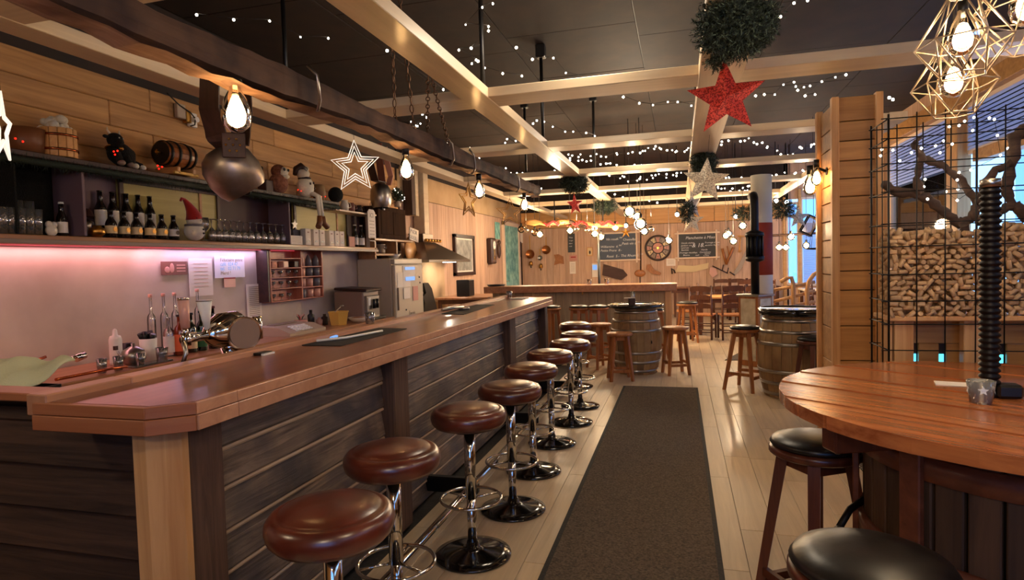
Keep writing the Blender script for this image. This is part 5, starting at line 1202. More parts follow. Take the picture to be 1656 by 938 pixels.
fairy('faint far fairy lights between the last beams, left group', [(870, 305), (900, 312), (950, 302), (1000, 318), (1060, 325)], 2.92, jit=5, n=22, seed=6)
fairy('faint far fairy lights between the last beams, right group', [(1150, 300), (1180, 308), (1215, 302), (1200, 316)], 2.92, jit=5, n=18, seed=7)
fairy('fairy lights at the top right of the red star garland', [(1238, 24), (1262, 27), (1284, 5), (1306, 1)], 3.2, big=True)
fairy('fairy light pair above the right post of the boarded column', [(1438, 158), (1444, 161)], y=5.4, big=True)
def fb_(label, pts, y, seed=0):
    rd = random.Random(seed); t = thing('fairy_light_string', label, 'string lights'); m = sph(.0055, 'fairy') ; W3 = [at(a, b, y=y+rd.uniform(-.05, .05)) for a, b in pts]
    for w_ in W3: obj('light', m, None, t, tuple(w_))
    obj('cable', MB().tube(W3, .0012, 4), 'cable', t)
fb_('fairy lights wound around the vine branches in the cage', [(1426, 242), (1424, 252), (1444, 243), (1455, 260), (1474, 247), (1490, 240), (1513, 236), (1526, 228), (1540, 233), (1520, 247), (1535, 205), (1551, 203), (1560, 196), (1573, 211), (1575, 190), (1600, 191), (1608, 193), (1613, 219), (1618, 251), (1570, 275), (1551, 279), (1548, 291), (1549, 306), (1496, 290), (1494, 302), (1500, 322), (1530, 310), (1548, 324), (1640, 262), (1630, 240)], CY+.13, 3)
t = thing('red_light_string', 'small red lights in the fir garland on the upper shelf', 'string lights'); m = sph(.006, 'red_led')
for a, b in ((25, 224), (37, 229), (184, 245), (190, 244), (186, 250), (255, 268), (262, 270), (257, 273), (417, 290), (417, 297), (482, 307), (487, 309), (520, 318), (526, 318)):
    obj('light', m, None, t, tuple(at(a, b, x=-4.07)))
# unseen pendant bulbs added to brighten the room from behind and beside the camera
for i, (x, y, z) in enumerate(((-.2, -.9, 2.3), (.6, .7, 2.5), (-2.9, .4, 2.4), (0, 0, 0), (2.7, 4.6, 2.4), (0, 0, 0), (2.4, .5, 2.3))):
    if i in (3, 5, 6): continue
    bulb('pendant_bulb', ('added unseen fill bulb hanging behind the camera', 'added unseen fill bulb above the camera right', 'added unseen fill bulb over the near end of the work counter', '', 'added unseen fill bulb by the right windows', '', '', 'added unseen fill bulb right of the round table')[i], 'bulb', (x, y, z), 1.1, (28, 20, 18, 0, 20, 0, 0, 12)[i], max(.1, ZC-z-.16), None, .09, (1, .78, .52))
lamp('fill_glow', (-.6, 4.3, 3.0), 30, (1, .82, .6), .3); lamp('fill_glow', (-.5, 8.4, 3.0), 28, (1, .82, .6), .3)  # added fill lamps without fixtures, brightening floor and beams
# ================================================================ SHELF ITEMS (lower shelf top z 1.78)
ZS = 1.782
def onshelf(px, x=-4.2, z=None):
    """shelf position shown at picture column px"""
    return at(px, 375, x=x).y
def bottle_mesh(h, r, kind='beer'):
    if kind == 'beer': pr = [(0, 0), (r*.92, 0), (r, .006), (r, h*.5), (r*.88, h*.58), (r*.5, h*.72), (r*.42, h*.96), (r*.5, h*.965), (r*.5, h), (0, h)]
    elif kind == 'wine': pr = [(0, 0), (r*.95, 0), (r, .006), (r, h*.6), (r*.8, h*.68), (r*.36, h*.76), (r*.34, h*.97), (r*.4, h*.975), (r*.4, h), (0, h)]
    else: pr = [(0, 0), (r*.95, 0), (r, .006), (r, h*.58), (r*.9, h*.64), (r*.36, h*.70), (r*.32, h*.97), (r*.38, h*.975), (r*.38, h), (0, h)]
    return MB().lathe(pr, n=18)
def bottle(label, cat, c, h, r, kind, mat, lab=None, cap=None, group=None, lz=(.12, .42), rot=.0, emb=None, neck=None):
    t = thing('bottle', label, cat, c, rot, group)
    obj('glass', bottle_mesh(h, r, kind), mat, t)
    if lab: obj('paper_label', MB().lathe([(r+.0012, h*lz[0]), (r+.0012, h*lz[1])], n=18), lab, t)
    if neck: obj('neck_label', MB().lathe([(r*.52, h*.72), (r*.9, h*.58)], n=14), neck, t)
    if cap: obj('cap', MB().lathe([(0, h+.004), (r*.5, h+.002), (r*.52, h*.955), (r*.44, h*.95)], n=14), cap, t)
    if emb:
        e = obj('emblem', MB().prism(starpoly(r*.5, r*.42, 8), 0, .001), emb, t, (r+.0025, 0, h*(lz[0]+lz[1])/2), (PI/2, 0, PI/2))
    return t
# the back row of five bottles stands on a small riser
ya_, yb_ = onshelf(158, -4.29), onshelf(262, -4.29)
single('riser_board', MB().box((0, 0, .035), (.09, yb_-ya_+.1, .07), bev=.004), 'dark_wood', 'low dark riser board under the back row of beer bottles', 'riser', (-4.305, (ya_+yb_)/2, ZS))
for i, px in enumerate((163, 183, 205, 224, 243)):
    q = at(px, 350, x=-4.3); bottle('%s beer bottle from the left in the taller back row, bare dark neck' % ORD[i].capitalize(), 'bottle', (-4.3, q.y, ZS+.071), .30, .041, 'beer', 'beer_glass', 'label_white', None, 'back row of beer bottles on the shelf', (.1, .5))
for i, px in enumerate((180, 201, 221, 243, 262, 281)):
    q = at(px, 375, x=-4.17); bottle('%s small beer bottle from the left in the front row with round emblem label' % ORD[i].capitalize(), 'bottle', (-4.17, q.y, ZS), .21, .040, 'beer', 'beer_glass', 'label_cream' if i < 5 else 'label_white', 'black', 'front row of small beer bottles on the shelf', (.16, .44), 0, 'brass' if i < 5 else 'dark_wood')
for px, x, l, h, k in ((101, -4.2, 'lone dark bottle with white label in the black niche left of the shelf', .24, 'label_white'), (574, -4.2, 'left small dark bottle with white label at the right end of the shelf', .24, 'label_white'), (584, -4.2, 'right small dark bottle with white label at the right end of the shelf', .24, 'label_white')):
    q = at(px, 375, x=x); bottle(l, 'bottle', (x, q.y, ZS), h*(1 if px < 200 else 1.25), .034*(1 if px < 200 else 1.2), 'beer', 'beer_glass', k, 'white', None, (.1, .42))
q = at(83, 370, x=-4.15); mini('white_figurine', MB().ell((0, 0, .035), (.03, .04, .04), 10, 8).ell((0, -.015, .075), (.022, .025, .025), 8, 6).ell((0, .02, .075), (.02, .02, .022), 8, 6), 'ceramic', 'small white figurine next to the lone dark bottle', 'figurine', (-4.15, q.y, ZS))
# stacked glasses at far left
def tumbler(label, c, h=.11, r=.034, group=None, mt='glass_smoke'):
    return single('tumbler', MB().lathe([(0, .003), (r*.8, .003), (r, h), (r*.93, h), (r*.74, .012), (0, .012)], n=16), mt, label, 'glass', c, None, group)
for i, px in enumerate((4, 18, 33, 47, 60)):
    q = at(px, 370, x=-4.15); tumbler('%s clear tumbler in the front row, left end of the shelf' % ORD[i].capitalize(), (-4.15, q.y, ZS), .17, .036, 'clear tumblers at the left end of the shelf')
for i, px in enumerate((12, 30, 48)):
    q = at(px, 370, x=-4.27); tumbler('%s tall clear glass from the left behind the front tumblers' % ORD[i].capitalize(), (-4.27, q.y, ZS), .235, .036, 'tall glasses at the left end of the shelf')
# row of stemmed glasses
sg_ = MB().lathe([(0, .002), (.03, .002), (.028, .006), (.005, .012), (.004, .07), (.012, .078), (.032, .105), (.036, .14), (.031, .19), (.029, .19), (.033, .14), (.029, .107), (.005, .082), (0, .082)], n=16).mesh('goblet'); sg_.materials.append(m_('glass_smoke'))
for i in range(12):
    px = 342+i*10.4; q = at(px, 370, x=-4.17); tag(obj('stemmed_glass', sg_, None, None, (-4.17, q.y, ZS+.212), (PI, 0, 0)), '%s upside-down stemmed glass from the left in the shelf row' % ORD[i].capitalize(), 'glass', 'row of stemmed glasses on the shelf').scale = (1.1, 1.1, 1.1)
q = at(333, 370, x=-4.1); tag(obj('stemmed_glass', sg_, None, None, (-4.12, q.y, ZS)), 'Single large balloon glass right beside the snowman', 'glass').scale = (1.3, 1.3, 1.1)
# brass pot and lamp-like items left of the beer bottles
q = at(153, 372, x=-4.17); mini('brass_pot', MB().lathe([(0, 0), (.03, 0), (.055, .03), (.05, .065), (.03, .075), (.033, .085), (0, .085)], n=18), 'brass', 'round brass pot left of the beer bottles', 'pot', (-4.15, q.y, ZS))
q = at(147, 360, x=-4.27); o = thing('table_lamp_figure', 'silvery stacked ornament behind the brass pot', 'ornament', (-4.28, q.y-.02, ZS)); obj('base', MB().lathe([(0, 0), (.04, 0), (.03, .05), (.045, .08), (.04, .12), (.02, .13), (0, .14)], n=14), 'steel', o); obj('shade', MB().lathe([(.05, .16), (.02, .22), (0, .22)], n=14), 'maroon', o)
# snowman with red felt hat
q = at(314, 372, x=-4.12); o = thing('snowman', 'white snowman figure with tall drooping red felt hat on the shelf', 'figurine', (-4.12, q.y, ZS))
obj('body', MB().ell((0, 0, .07), (.07, .078, .072), 20, 12), 'felt_white', o); obj('head', MB().ell((.0, .005, .155), (.055, .058, .05), 18, 10), 'felt_white', o)
obj('hat', MB().tube([(0, .005, .165), (0, 0, .2), (0, -.02, .235), (0, -.05, .275), (0, -.085, .31), (0, -.11, .315), (0, -.12, .295)], [.06, .052, .038, .025, .013, .009, .008], 16), 'red_felt', o)
obj('scarf', MB().tube([(.057*math.cos(a), .06*math.sin(a), .118) for a in [2*PI*i/20 for i in range(20)]], .011, 8, closed=True), 'cup_grey', o)
obj('nose', MB().ell((.056, .01, .155), (.014, .008, .008), 8, 6), 'white', o)
for y_, z_ in ((-.02, .17), (.035, .17)): obj('eye', MB().ell((.047, y_, z_), .006, 8, 6), 'black', o)
for z_ in (.085, .055): obj('button', MB().ell((.069, .02, z_), .008, 8, 6), 'black', o)
o.scale = (1.14,)*3
# boxes with pictures at the second niche
def gbox(i, px, w_, lab, lo=372):
    q = at(px, lo, x=-4.18); o = thing('gift_box', lab, 'box', (-4.18, q.y, ZS), .0, 'white drink boxes on the shelf')
    obj('carton', MB().box((0, 0, .095), (.07, w_, .19), bev=.002), 'paper', o)
    obj('picture_spot', MB().prism([(.35*w_*math.cos(a), .028*math.sin(a)) for a in [PI*k/10 for k in range(11)]], 0, .001, (Matrix.Translation((.0365, 0, .035))@LEFTW.to_4x4())), 'cup_grey', o)
    obj('print_mark', MB().box((.036, 0, .15), (.001, w_*.35, .012)), 'brown_card', o)
for i, (px, n) in enumerate(((494, 'single'), (507, 'left of the middle pair'), (517, 'right of the middle pair'), (532, 'left of the right trio'), (541, 'middle of the right trio'), (549, 'right of the right trio'))):
    gbox(i, px, .105, 'white drink box with a small grey picture, %s' % n)
q = at(479, 377, x=-4.14); o = thing('price_card', 'tilted white card with fine text left of the drink boxes', 'card', (-4.14, q.y, ZS), None); obj('card', MB().box((0, 0, .05), (.004, .22, .1)), 'paper', o)
for k in range(4): obj('print_line', MB().box((.0025, 0, .085-k*.018), (.001, .17, .004)), 'grey_plastic', o)
q = at(476, 358, x=-4.28); o = thing('star_ornament', 'small pale star ornament on a box at the divider of the shelf', 'ornament', (-4.28, q.y, ZS)); obj('stand', MB().box((0, 0, .09), (.08, .16, .18), bev=.004), 'cup_grey', o); obj('star', MB().prism(starpoly(.06, .028), -.006, .006, (Matrix.Translation((0, 0, .24))@LEFTW.to_4x4())), 'ceramic', o)
q = at(566, 372, x=-4.15); mini('pink_card', MB().box((0, 0, .065), (.01, .14, .13)), 'pink_card', 'pinkish card leaning beside the two small bottles', 'card', (-4.13, q.y, ZS))
# ---------------------------------------------------------------- upper shelf (top z 2.33)
ZU = 2.331
gr = None
def garl(label, px0, px1, seed, drop=.03):
    rd = random.Random(seed); y0, y1 = at(px0, 260, x=-4.1).y, at(px1, 300, x=-4.1).y; V = []; F = []
    n = int((y1-y0)*620)
    for i in range(n):
        y = rd.uniform(y0, y1); a = rd.uniform(0, 2*PI); p = Vector((-4.085, y, 2.29-drop)); d = Vector((math.cos(a), rd.uniform(-.8, .8), math.sin(a))).normalized(); L_ = rd.uniform(.04, .085)
        w_ = d.orthogonal().normalized()*.0022; o = len(V); V += [p-w_, p+w_, p+d*L_]; F.append((o, o+1, o+2))
    o = thing('fir_garland', label, 'garland'); obj('needles', MB().add(V, F), 'needle', o, kind='stuff'); obj('cord', MB().cyl((-4.085, y0, 2.29-drop), (-4.085, y1, 2.29-drop), .022, n=8), 'needle', o)
garl('dark fir garland with red lights along the left part of the upper shelf', -20, 345, 11); garl('fir garland along the right part of the upper shelf under the dolls', 395, 545, 12)
q = at(92, 205, x=-4.2); o = thing('wooden_bucket', 'wooden stave bucket full of white cotton on the upper shelf', 'bucket', (-4.2, q.y, ZU)); R0, R1, hb_ = .095, .11, .20
for k in range(14): obj('stave', MB().box((R1*.96, 0, hb_/2), (.014, .045, hb_), bev=.003), 'gold_pine', o, (0, 0, 0), (0, 0, 2*PI*k/14))
obj('liner', MB().cyl((0, 0, .005), (0, 0, hb_-.02), R1*.9, n=16), 'stool_brown', o)
for z_ in (.05, .15): obj('hoop', MB().lathe([(R1+.005, z_-.008), (R1+.012, z_-.008), (R1+.012, z_+.008), (R1+.005, z_+.008)], n=28), 'copper', o)
mb = MB()
for k in range(26): mb.ell((random.uniform(-.06, .06), random.uniform(-.075, .075), hb_+random.uniform(-.01, .07)), random.uniform(.022, .04), 8, 6)
obj('cotton', mb, 'felt_white', o, kind='stuff')
q = at(40, 215, x=-4.25); mini('wooden_tub', MB().lathe([(0, 0), (.1, 0), (.115, .17), (.1, .17), (.09, .02), (0, .02)], n=20), 'tub_brown', 'brown wooden tub in shadow left of the cotton bucket', 'tub', (-4.25, q.y, ZU))
# plush black cow
q = at(190, 225, x=-4.2); o = thing('plush_cow', 'black plush cow with horns and a collar bell sitting on the upper shelf', 'plush toy', (-4.2, q.y, ZU), .25)
obj('body', MB().tube([(0, .13, .06), (0, .08, .09), (0, .0, .12), (0, -.05, .15)], [.05, .085, .085, .06], 16), 'plush_black', o)
hd_ = obj('head', MB().ell((.03, -.075, .20), (.055, .06, .055), 16, 10).ell((.065, -.085, .18), (.035, .04, .03), 12, 8), 'plush_black', o)
for s_ in (-1, 1):
    obj('horn', MB().tube([(.02, -.075+s_*.045, .245), (.02, -.075+s_*.07, .262), (.02, -.075+s_*.068, .285)], [.009, .007, .003], 8), 'ceramic', o)
    obj('ear', MB().ell((.01, -.075+s_*.075, .215), (.015, .03, .014), 8, 6), 'plush_black', o)
    obj('eye', MB().ell((.078, -.075+s_*.022, .212), .006, 8, 6), 'ceramic', o)
    obj('front_leg', MB().tube([(.04, -.05+s_*.05, .12), (.08, -.05+s_*.055, .03)], [.03, .028], 10), 'plush_black', o); obj('hoof', MB().ell((.09, -.05+s_*.055, .022), (.03, .028, .022), 10, 6), 'grey_plastic', o)
    obj('hind_leg', MB().tube([(.0, .1+s_*.04, .06), (.08, .11+s_*.045, .03)], [.035, .028], 10), 'plush_black', o); obj('hoof', MB().ell((.09, .11+s_*.045, .022), (.026, .026, .022), 10, 6), 'felt_white', o)
obj('collar', MB().tube([(.0+.05*math.cos(a), -.06+.05*math.sin(a), .155+.015*math.cos(a)) for a in [2*PI*k/16 for k in range(16)]], .006, 6, closed=True), 'brass', o); obj('bell', MB().ell((.07, -.07, .135), .018, 10, 8), 'brass', o)
obj('tail', MB().tube([(0, .17, .05), (.02, .22, .03), (.03, .26, .04)], .008, 6), 'felt_white', o)
# keg on stand
q = at(284, 244, x=-4.18); kg = thing('keg', 'small wooden keg lying on a yellow stand on the upper shelf', 'keg', (-4.19, q.y, ZU+.16))
def kr(t): return .098*(.82+.18*math.cos(t*PI/2*.95))
for k in range(16):
    P = [(kr(u_)+.0, u_*.13) for u_ in (-1, -.6, -.2, .2, .6, 1)]
    obj('stave', MB().lathe(P, n=2, arc=2*PI/16*.95, M=(rx(-PI/2)@rz(2*PI*k/16))), 'stool_brown', kg)
for u_ in (-.82, -.35, .35, .82): obj('hoop', MB().lathe([(kr(u_)+.002, u_*.13-.011), (kr(u_)+.006, u_*.13-.011), (kr(u_)+.006, u_*.13+.011), (kr(u_)+.002, u_*.13+.011)], n=28, M=rx(-PI/2)), 'iron', kg)
for u_ in (-1, 1): obj('head', MB().cyl((0, u_*.12-.006, 0), (0, u_*.12+.006, 0), .08, n=24), 'black' if u_ < 0 else 'stool_brown', kg)
obj('tap', MB().cyl((0, -.13, 0), (0, -.165, 0), .01, n=10).cyl((0, -.155, -.02), (0, -.155, .02), .006, n=8), 'brass', kg)
for u_ in (-.07, .07): obj('cradle', MB().box((0, u_, -.125), (.2, .03, .05), bev=.005), 'gold_pine', kg)
obj('cradle_rail', MB().box((.09, 0, -.145), (.02, .22, .02), bev=.003), 'yellow_tub', kg)
kg.scale = (1.2, 1.2, 1.15); kg.location.z = ZU+.185
# big cow bells
def cowbell(label, c, s, mt, turn, strap=True):
    o = thing('cow_bell', label, 'bell', c, turn)
    pr = [(.085, -.13), (.10, -.10), (.112, -.03), (.105, .05), (.08, .10), (.045, .125), (0, .13)]
    obj('bell_body', MB().lathe([(r*s, z*s) for r, z in pr], n=32), mt, o); o2 = obj('inside', MB().lathe([(r*s*.95, z*s) for r, z in pr], n=24), 'iron', o)
    obj('clapper', MB().cyl((0, 0, 0), (0, 0, -.12*s), .006).ell((0, 0, -.135*s), .018*s, 10, 6), 'iron', o)
    return o
q = at(374, 275, x=-2.75); o = cowbell('big dark hammered cow bell hanging by a broad leather strap under the log', tuple(q), 1.42, 'bell_bronze', .3); o.rotation_euler = (.5, -.38, .1); o.scale = (1.12, .9, .85)
st_ = thing('bell_strap', 'broad dark leather bell strap with studs hanging behind the nearest bulb', 'strap')
P = [at(340, 120, x=-2.65), at(338, 175, x=-2.66), at(352, 225, x=-2.68), at(372, 243, x=-2.7), at(388, 235, x=-2.68), at(392, 180, x=-2.64), at(388, 125, x=-2.6)]
P[0].z = P[-1].z = 2.70
def ribbon(P, w_, t=.006):
    V = []; F = []; n = len(P)
    for i, p in enumerate(P):
        d = (P[min(i+1, n-1)]-P[max(i-1, 0)]).normalized(); s_ = Vector((1, -.2, 0)); s_ = (s_-d*s_.dot(d)).normalized()*w_; nn = d.cross(s_).normalized()*t
        V += [p-s_-nn, p+s_-nn, p+s_+nn, p-s_+nn]
    for i in range(n-1):
        for j in range(4): F.append((i*4+j, i*4+(j+1) % 4, i*4+4+(j+1) % 4, i*4+4+j))
    F += [(3, 2, 1, 0), tuple(4*n-4+k for k in range(4))]
    return MB().add(V, F)
PP = []
for a, b in zip(P, P[1:]):
    for k in range(4): PP.append(a.lerp(b, k/4))
obj('strap_loop', ribbon(PP+[P[-1]], .085, .004), 'dark_wood_z', st_)
cpl = at(378, 235, x=-2.55)
obj('strap_plate', MB().box((0, 0, 0), (.13, .012, .15), bev=.02), 'dark_wood_z', st_, tuple(cpl), (0, 0, .6))
for k in range(7):
    a = 2*PI*k/6; rr = .04 if k < 6 else 0; obj('stud', MB().ell((0, 0, 0), .007, 8, 6), 'brass', st_, (cpl.x+rr*math.cos(a)*.8+.006, cpl.y-.014+rr*math.cos(a)*.55, cpl.z+rr*math.sin(a)))
q = at(616, 316, x=-3.9); o = cowbell('shiny pale steel cow bell hanging in front of the wooden box', tuple(q), 1.3, 'steel', 0); obj('cord', MB().cyl((0, 0, .15), (0, 0, 2.71-q.z), .004, n=5), 'cable', o)
# things behind the star
ws_ = thing('bell_strap', 'wide pinkish hanging strap behind the second bulb, left one', 'strap'); P = [at(600, 228, x=-3.95), at(598, 262, x=-3.95), at(606, 292, x=-3.95), at(620, 296, x=-3.95)]; P[0].z = 2.9
obj('strap_loop', ribbon(P, .06, .004), 'dark_wood_z', ws_); obj('strap_loop', ribbon([at(612, 232, x=-4.0), at(614, 262, x=-4.0), at(618, 295, x=-4.0)], .06, .004), 'brown_card', ws_)
ws_ = thing('sparkly_ribbon', 'pink sparkling ribbon strap hanging right of the plain strap', 'ribbon'); P = [at(622, 238, x=-3.92), at(626, 262, x=-3.92), at(632, 285, x=-3.92), at(628, 300, x=-3.92)]
obj('ribbon', ribbon(P, .045, .006), 'cup_pink', ws_)
rd = random.Random(3); mt_ = sph(.004, 'brass')
for k in range(20): 
    p = P[rd.randint(0, 2)].lerp(P[rd.randint(1, 3)], rd.random()); obj('sequin', mt_, None, ws_, (p.x+.012, p.y+rd.uniform(-.04, .04), p.z))
q = at(640, 318, x=-4.2); o = fir('small potted fir tree with tiny lights on the wooden box', (-4.2, q.y+.05, q.z+.02), (.09, .11, .12), 420, seed=15, name='small_tree'); obj('pot', MB().cyl((0, 0, -.17), (0, 0, -.09), .05, .06, n=14), 'frame_pale', o)
obj('trunk', MB().cyl((0, 0, -.1), (0, 0, .1), .012, n=8), 'branch', o)
for k in range(7): a = k*.9; obj('light', sph(.006, 'fairy'), None, o, (.09*math.cos(a*.3), .1*math.sin(a), -.08+k*.03))
# dolls on the shelf, right half
q = at(334+125, 275, x=-4.15); o = thing('plush_owl', 'reddish brown plush owl with big white eyes on the upper shelf', 'plush toy', (-4.17, at(452, 275, x=-4.15).y, ZU))
obj('body', MB().ell((0, 0, .085), (.075, .09, .09), 18, 12), 'plush_brown', o); obj('head', MB().ell((.0, .01, .19), (.06, .075, .06), 18, 10), 'plush_brown', o); obj('face', MB().ell((.035, .02, .185), (.04, .055, .045), 14, 8), 'felt_white', o)
for y_ in (-.01, .045): obj('eye', MB().ell((.073, y_, .2), (.008, .013, .013), 10, 6), 'black', o)
obj('scarf', MB().ell((.05, .03, .145), (.035, .04, .022), 10, 6), 'felt_white', o); o.scale = (1.25,)*3
o = thing('snowman_doll', 'white cloth snowman doll with dangling legs and brown boots on the shelf edge', 'doll', (-4.13, at(490, 285, x=-4.13).y, ZU))
obj('body', MB().ell((.02, 0, .085), (.07, .085, .095), 18, 12), 'felt_white', o); obj('head', MB().ell((.02, -.03, .20), (.055, .065, .05), 18, 10), 'felt_white', o)
obj('hat', MB().tube([(.02, -.03, .215), (.01, -.06, .255), (-.0, -.1, .235), (0, -.12, .18)], [.055, .04, .025, .018], 12), 'dark_wood', o); obj('hat_brim', MB().ell((.02, .0, .245), (.04, .03, .025), 10, 6), 'felt_white', o)
obj('scarf', MB().tube([(.02+.045*math.cos(a), -.01+.05*math.sin(a), .16) for a in [2*PI*k/16 for k in range(16)]], .011, 6, closed=True), 'dark_wood', o)
for y_, z_ in ((-.02, .11), (.03, .12), (.045, .075)): obj('button', MB().ell((.086, y_, z_), (.006, .011, .012), 8, 6), 'dark_wood', o)
for s_ in (-1, 1):
    lg_ = obj('leg', MB().tube([(.06, .03+s_*.02, .03), (.12, .045+s_*.022, -.0), (.135, .05+s_*.025, -.18)], [.022, .017, .014], 10), 'felt_white', o)
    obj('boot', MB().tube([(.135, .05+s_*.025, -.175), (.137, .05+s_*.03, -.235), (.15, .05+s_*.075, -.275)], [.022, .026, .026], 10), 'tub_brown', lg_)
o.scale = (1.28,)*3
mini('mini_barrel', MB().lathe([(0, 0), (.058, 0), (.075, .05), (.078, .1), (.072, .15), (.06, .19), (0, .19)], n=20), 'barrel_oak', 'tiny upright wooden barrel right of the snowman doll', 'barrel', (-4.2, at(515, 290, x=-4.2).y, ZU))
o = thing('black_bowl', 'round black pot lying on its side right of the tiny barrel', 'pot', (-4.17, at(542, 295, x=-4.17).y, ZU+.1)); obj('body', MB().ell((0, 0, 0), (.09, .1, .098), 18, 12), 'plush_black', o)
ZU2 = 2.247
for px, l, mt, h in ((556, 'small pale jug on the thin white shelf behind the wire star', 'ceramic', .14), (566, 'small dark mug on the thin white shelf', 'brown_card', .12), (578, 'small dark tin at the right end of the thin white shelf', 'dark_wood', .1)):
    o = thing('small_jug', l, 'jug', (-4.2, at(px, 300, x=-4.2).y, ZU2)); obj('body', MB().lathe([(0, 0), (.05, 0), (.055, h*.6), (.04, h*.85), (.045, h), (0, h)], n=16), mt, o); obj('handle', MB().tube([(.04, .03, h*.3), (.05, .075, h*.4), (.04, .07, h*.75), (.035, .03, h*.8)], .006, 6), mt, o)
o = thing('coffee_grinder', 'little old wooden grinder standing left of the owl on the upper shelf', 'grinder', (-4.2, at(428, 275, x=-4.2).y, ZU)); obj('box', MB().box((0, 0, .06), (.11, .12, .12), bev=.006), 'maroon', o); obj('crank', MB().cyl((0, -.05, .12), (0, -.05, .24), .012).ell((0, -.05, .24), .02, 8, 6), 'dark_wood', o)
# wall socket + cord on the left upper wall
q = at(304, 190, x=-4.37); o = thing('wall_socket', 'wall socket box with a plugged black cord above the keg', 'socket', (-4.372, q.y, q.z), LEFTW); obj('plate', MB().box((-.11, .03, .02), (.1, .13, .04), bev=.006), 'beige_plastic', o); obj('plate', MB().box((.03, -.02, .02), (.09, .13, .04), bev=.006), 'white', o); obj('switch', MB().box((-.03, .0, .02), (.06, .12, .05), bev=.006), 'brass', o); obj('plug', MB().cyl((.03, -.02, .04), (.03, -.02, .08), .025, n=14), 'white', o)
mini('loose_cord', MB().tube([at(270, 150, x=-4.34), at(290, 170, x=-4.33), at(308, 182, x=-4.32), at(316, 192, x=-4.3), at(315, 202, x=-4.29), at(308, 204, x=-4.29)], .006, 6), 'cable', 'loose black cord running up the left plank wall', 'cord', (0, 0, 0))
# ================================================================ PLASTER WALL ITEMS
def wsheet(label, p0, p1, mt, x=-4.377, name='paper_sheet', cat='paper'):
    a = at(*p0, x=x); b = at(*p1, x=x); o = thing(name, label, cat, (x, (a.y+b.y)/2, (a.z+b.z)/2), LEFTW); w_ = b.y-a.y; h_ = a.z-b.z
    obj('sheet', MB().box((0, 0, 0), (w_, h_, .004)), mt, o); return o, w_, h_
o, w_, h_ = wsheet('brown horizontal postcard with pale shapes on the plaster wall', (260, 423), (303, 444), 'brown_card', name='postcard', cat='card')
obj('picture_shape', MB().ell((-w_*.1, 0, .002), (w_*.09, h_*.38, .002), 12, 6).ell((-w_*.28, -h_*.12, .002), (w_*.1, h_*.25, .002), 12, 6), 'pink_card', o)
for k in range(3): obj('print_line', MB().box((w_*.25, h_*(.22-.22*k), .003), (w_*.35, h_*.11, .001)), 'pink_card', o)
o, w_, h_ = wsheet('tall pinkish notice sheet right of the brown postcard', (304, 418), (345, 477), 'paper')
for k in range(7): obj('print_line', MB().box((0, h_*(.36-.1*k), .003), (w_*.6, .004, .001)), 'cup_pink', o)
o, w_, h_ = wsheet('transparent sleeve with a phone notice right of the tall sheet', (346, 414), (396, 448), 'sleeve')
for k, tx in enumerate(('Fiduciaire genre', 'café  024 47', 'tel.   02 71 79', 'Merci !')): text('lettering', tx, .05, (-w_*.32, h_*(.25-.2*k), .003), None, 'blue_glow' if k in (1, 2) else 'grey_plastic', o, .0005)
o, w_, h_ = wsheet('small red-edged sticker under the plastic sleeve', (362, 449), (381, 464), 'cup_pink', name='sticker', cat='sticker'); obj('red_edge', MB().box((0, h_*.42, .003), (w_, h_*.12, .001)), 'red_felt', o)
o, w_, h_ = wsheet('long printed list in a plastic sleeve left of the glass rack', (398, 460), (424, 515), 'paper')
for k in range(16): obj('print_line', MB().box((0, h_*(.42-.053*k), .003), (w_*.7, .006, .001)), 'grey_plastic', o)
# rack of glasses and cups
a = at(437, 406, x=-4.24); b = at(524, 484, x=-4.24); c_ = at(487, 400, x=-4.24)
rk = thing('glass_rack', 'open reddish wooden wall rack with glasses and cups in two columns', 'rack', (-4.31, (a.y+b.y)/2, 0)); W_ = b.y-a.y; zt_ = 1.725; zb_ = at(440, 489, x=-4.24).z; m0 = c_.y-(a.y+b.y)/2
obj('back', MB().box((-.055, 0, (zt_+zb_)/2), (.012, W_, zt_-zb_)), 'rack_wood', rk)
for y_ in (-W_/2, m0, W_/2): obj('upright', MB().box((0, y_, (zt_+zb_)/2), (.13, .022, zt_-zb_), bev=.002), 'rack_wood', rk)
zsL = [at(440, q_, x=-4.24).z for q_ in (418, 434, 450, 468)]+[zb_]; zsR = [at(505, q_, x=-4.24).z for q_ in (431, 447, 464)]+[zb_+.005]
for z_ in zsL: obj('shelf_board', MB().box((0, (m0-W_/2)/2, z_), (.13, m0+W_/2, .012), bev=.002), 'rack_wood', rk)
for z_ in zsR: obj('shelf_board', MB().box((0, (m0+W_/2)/2, z_), (.13, W_/2-m0, .012), bev=.002), 'rack_wood', rk)
obj('side_panel', MB().box((-.01, -W_/2-.03, (zt_+zb_)/2), (.14, .03, zt_-zb_), bev=.002), 'dark_wood', rk)
yc = rk.location.y
gs = MB().lathe([(0, .002), (.022, .002), (.004, .01), (.004, .03), (.026, .05), (.028, .075), (.026, .075), (.022, .05), (0, .034)], n=14).mesh('glass'); gs.materials.append(m_('glass_smoke'))
rn = ['third', 'second', 'bottom']
for r_i, z_ in enumerate(zsL[2:]):
    for k in range(4 if r_i < 2 else 3):
        tag(obj('small_glass', gs, None, None, (-4.30, yc-W_/2+.1+k*(m0+W_/2-.14)/3, z_+.007)), '%s small stemmed glass from the left on the %s board of the left rack column' % (ORD[k].capitalize(), ('third', 'fourth', 'bottom')[r_i]), 'glass', 'small stemmed glasses in the wall rack')
cu = {}
for mt in ('cup_pink', 'cup_grey'):
    cu[mt] = MB().lathe([(0, 0), (.042, 0), (.046, .095), (.042, .095), (.038, .008), (0, .008)], n=18).mesh('cup'); cu[mt].materials.append(m_(mt))
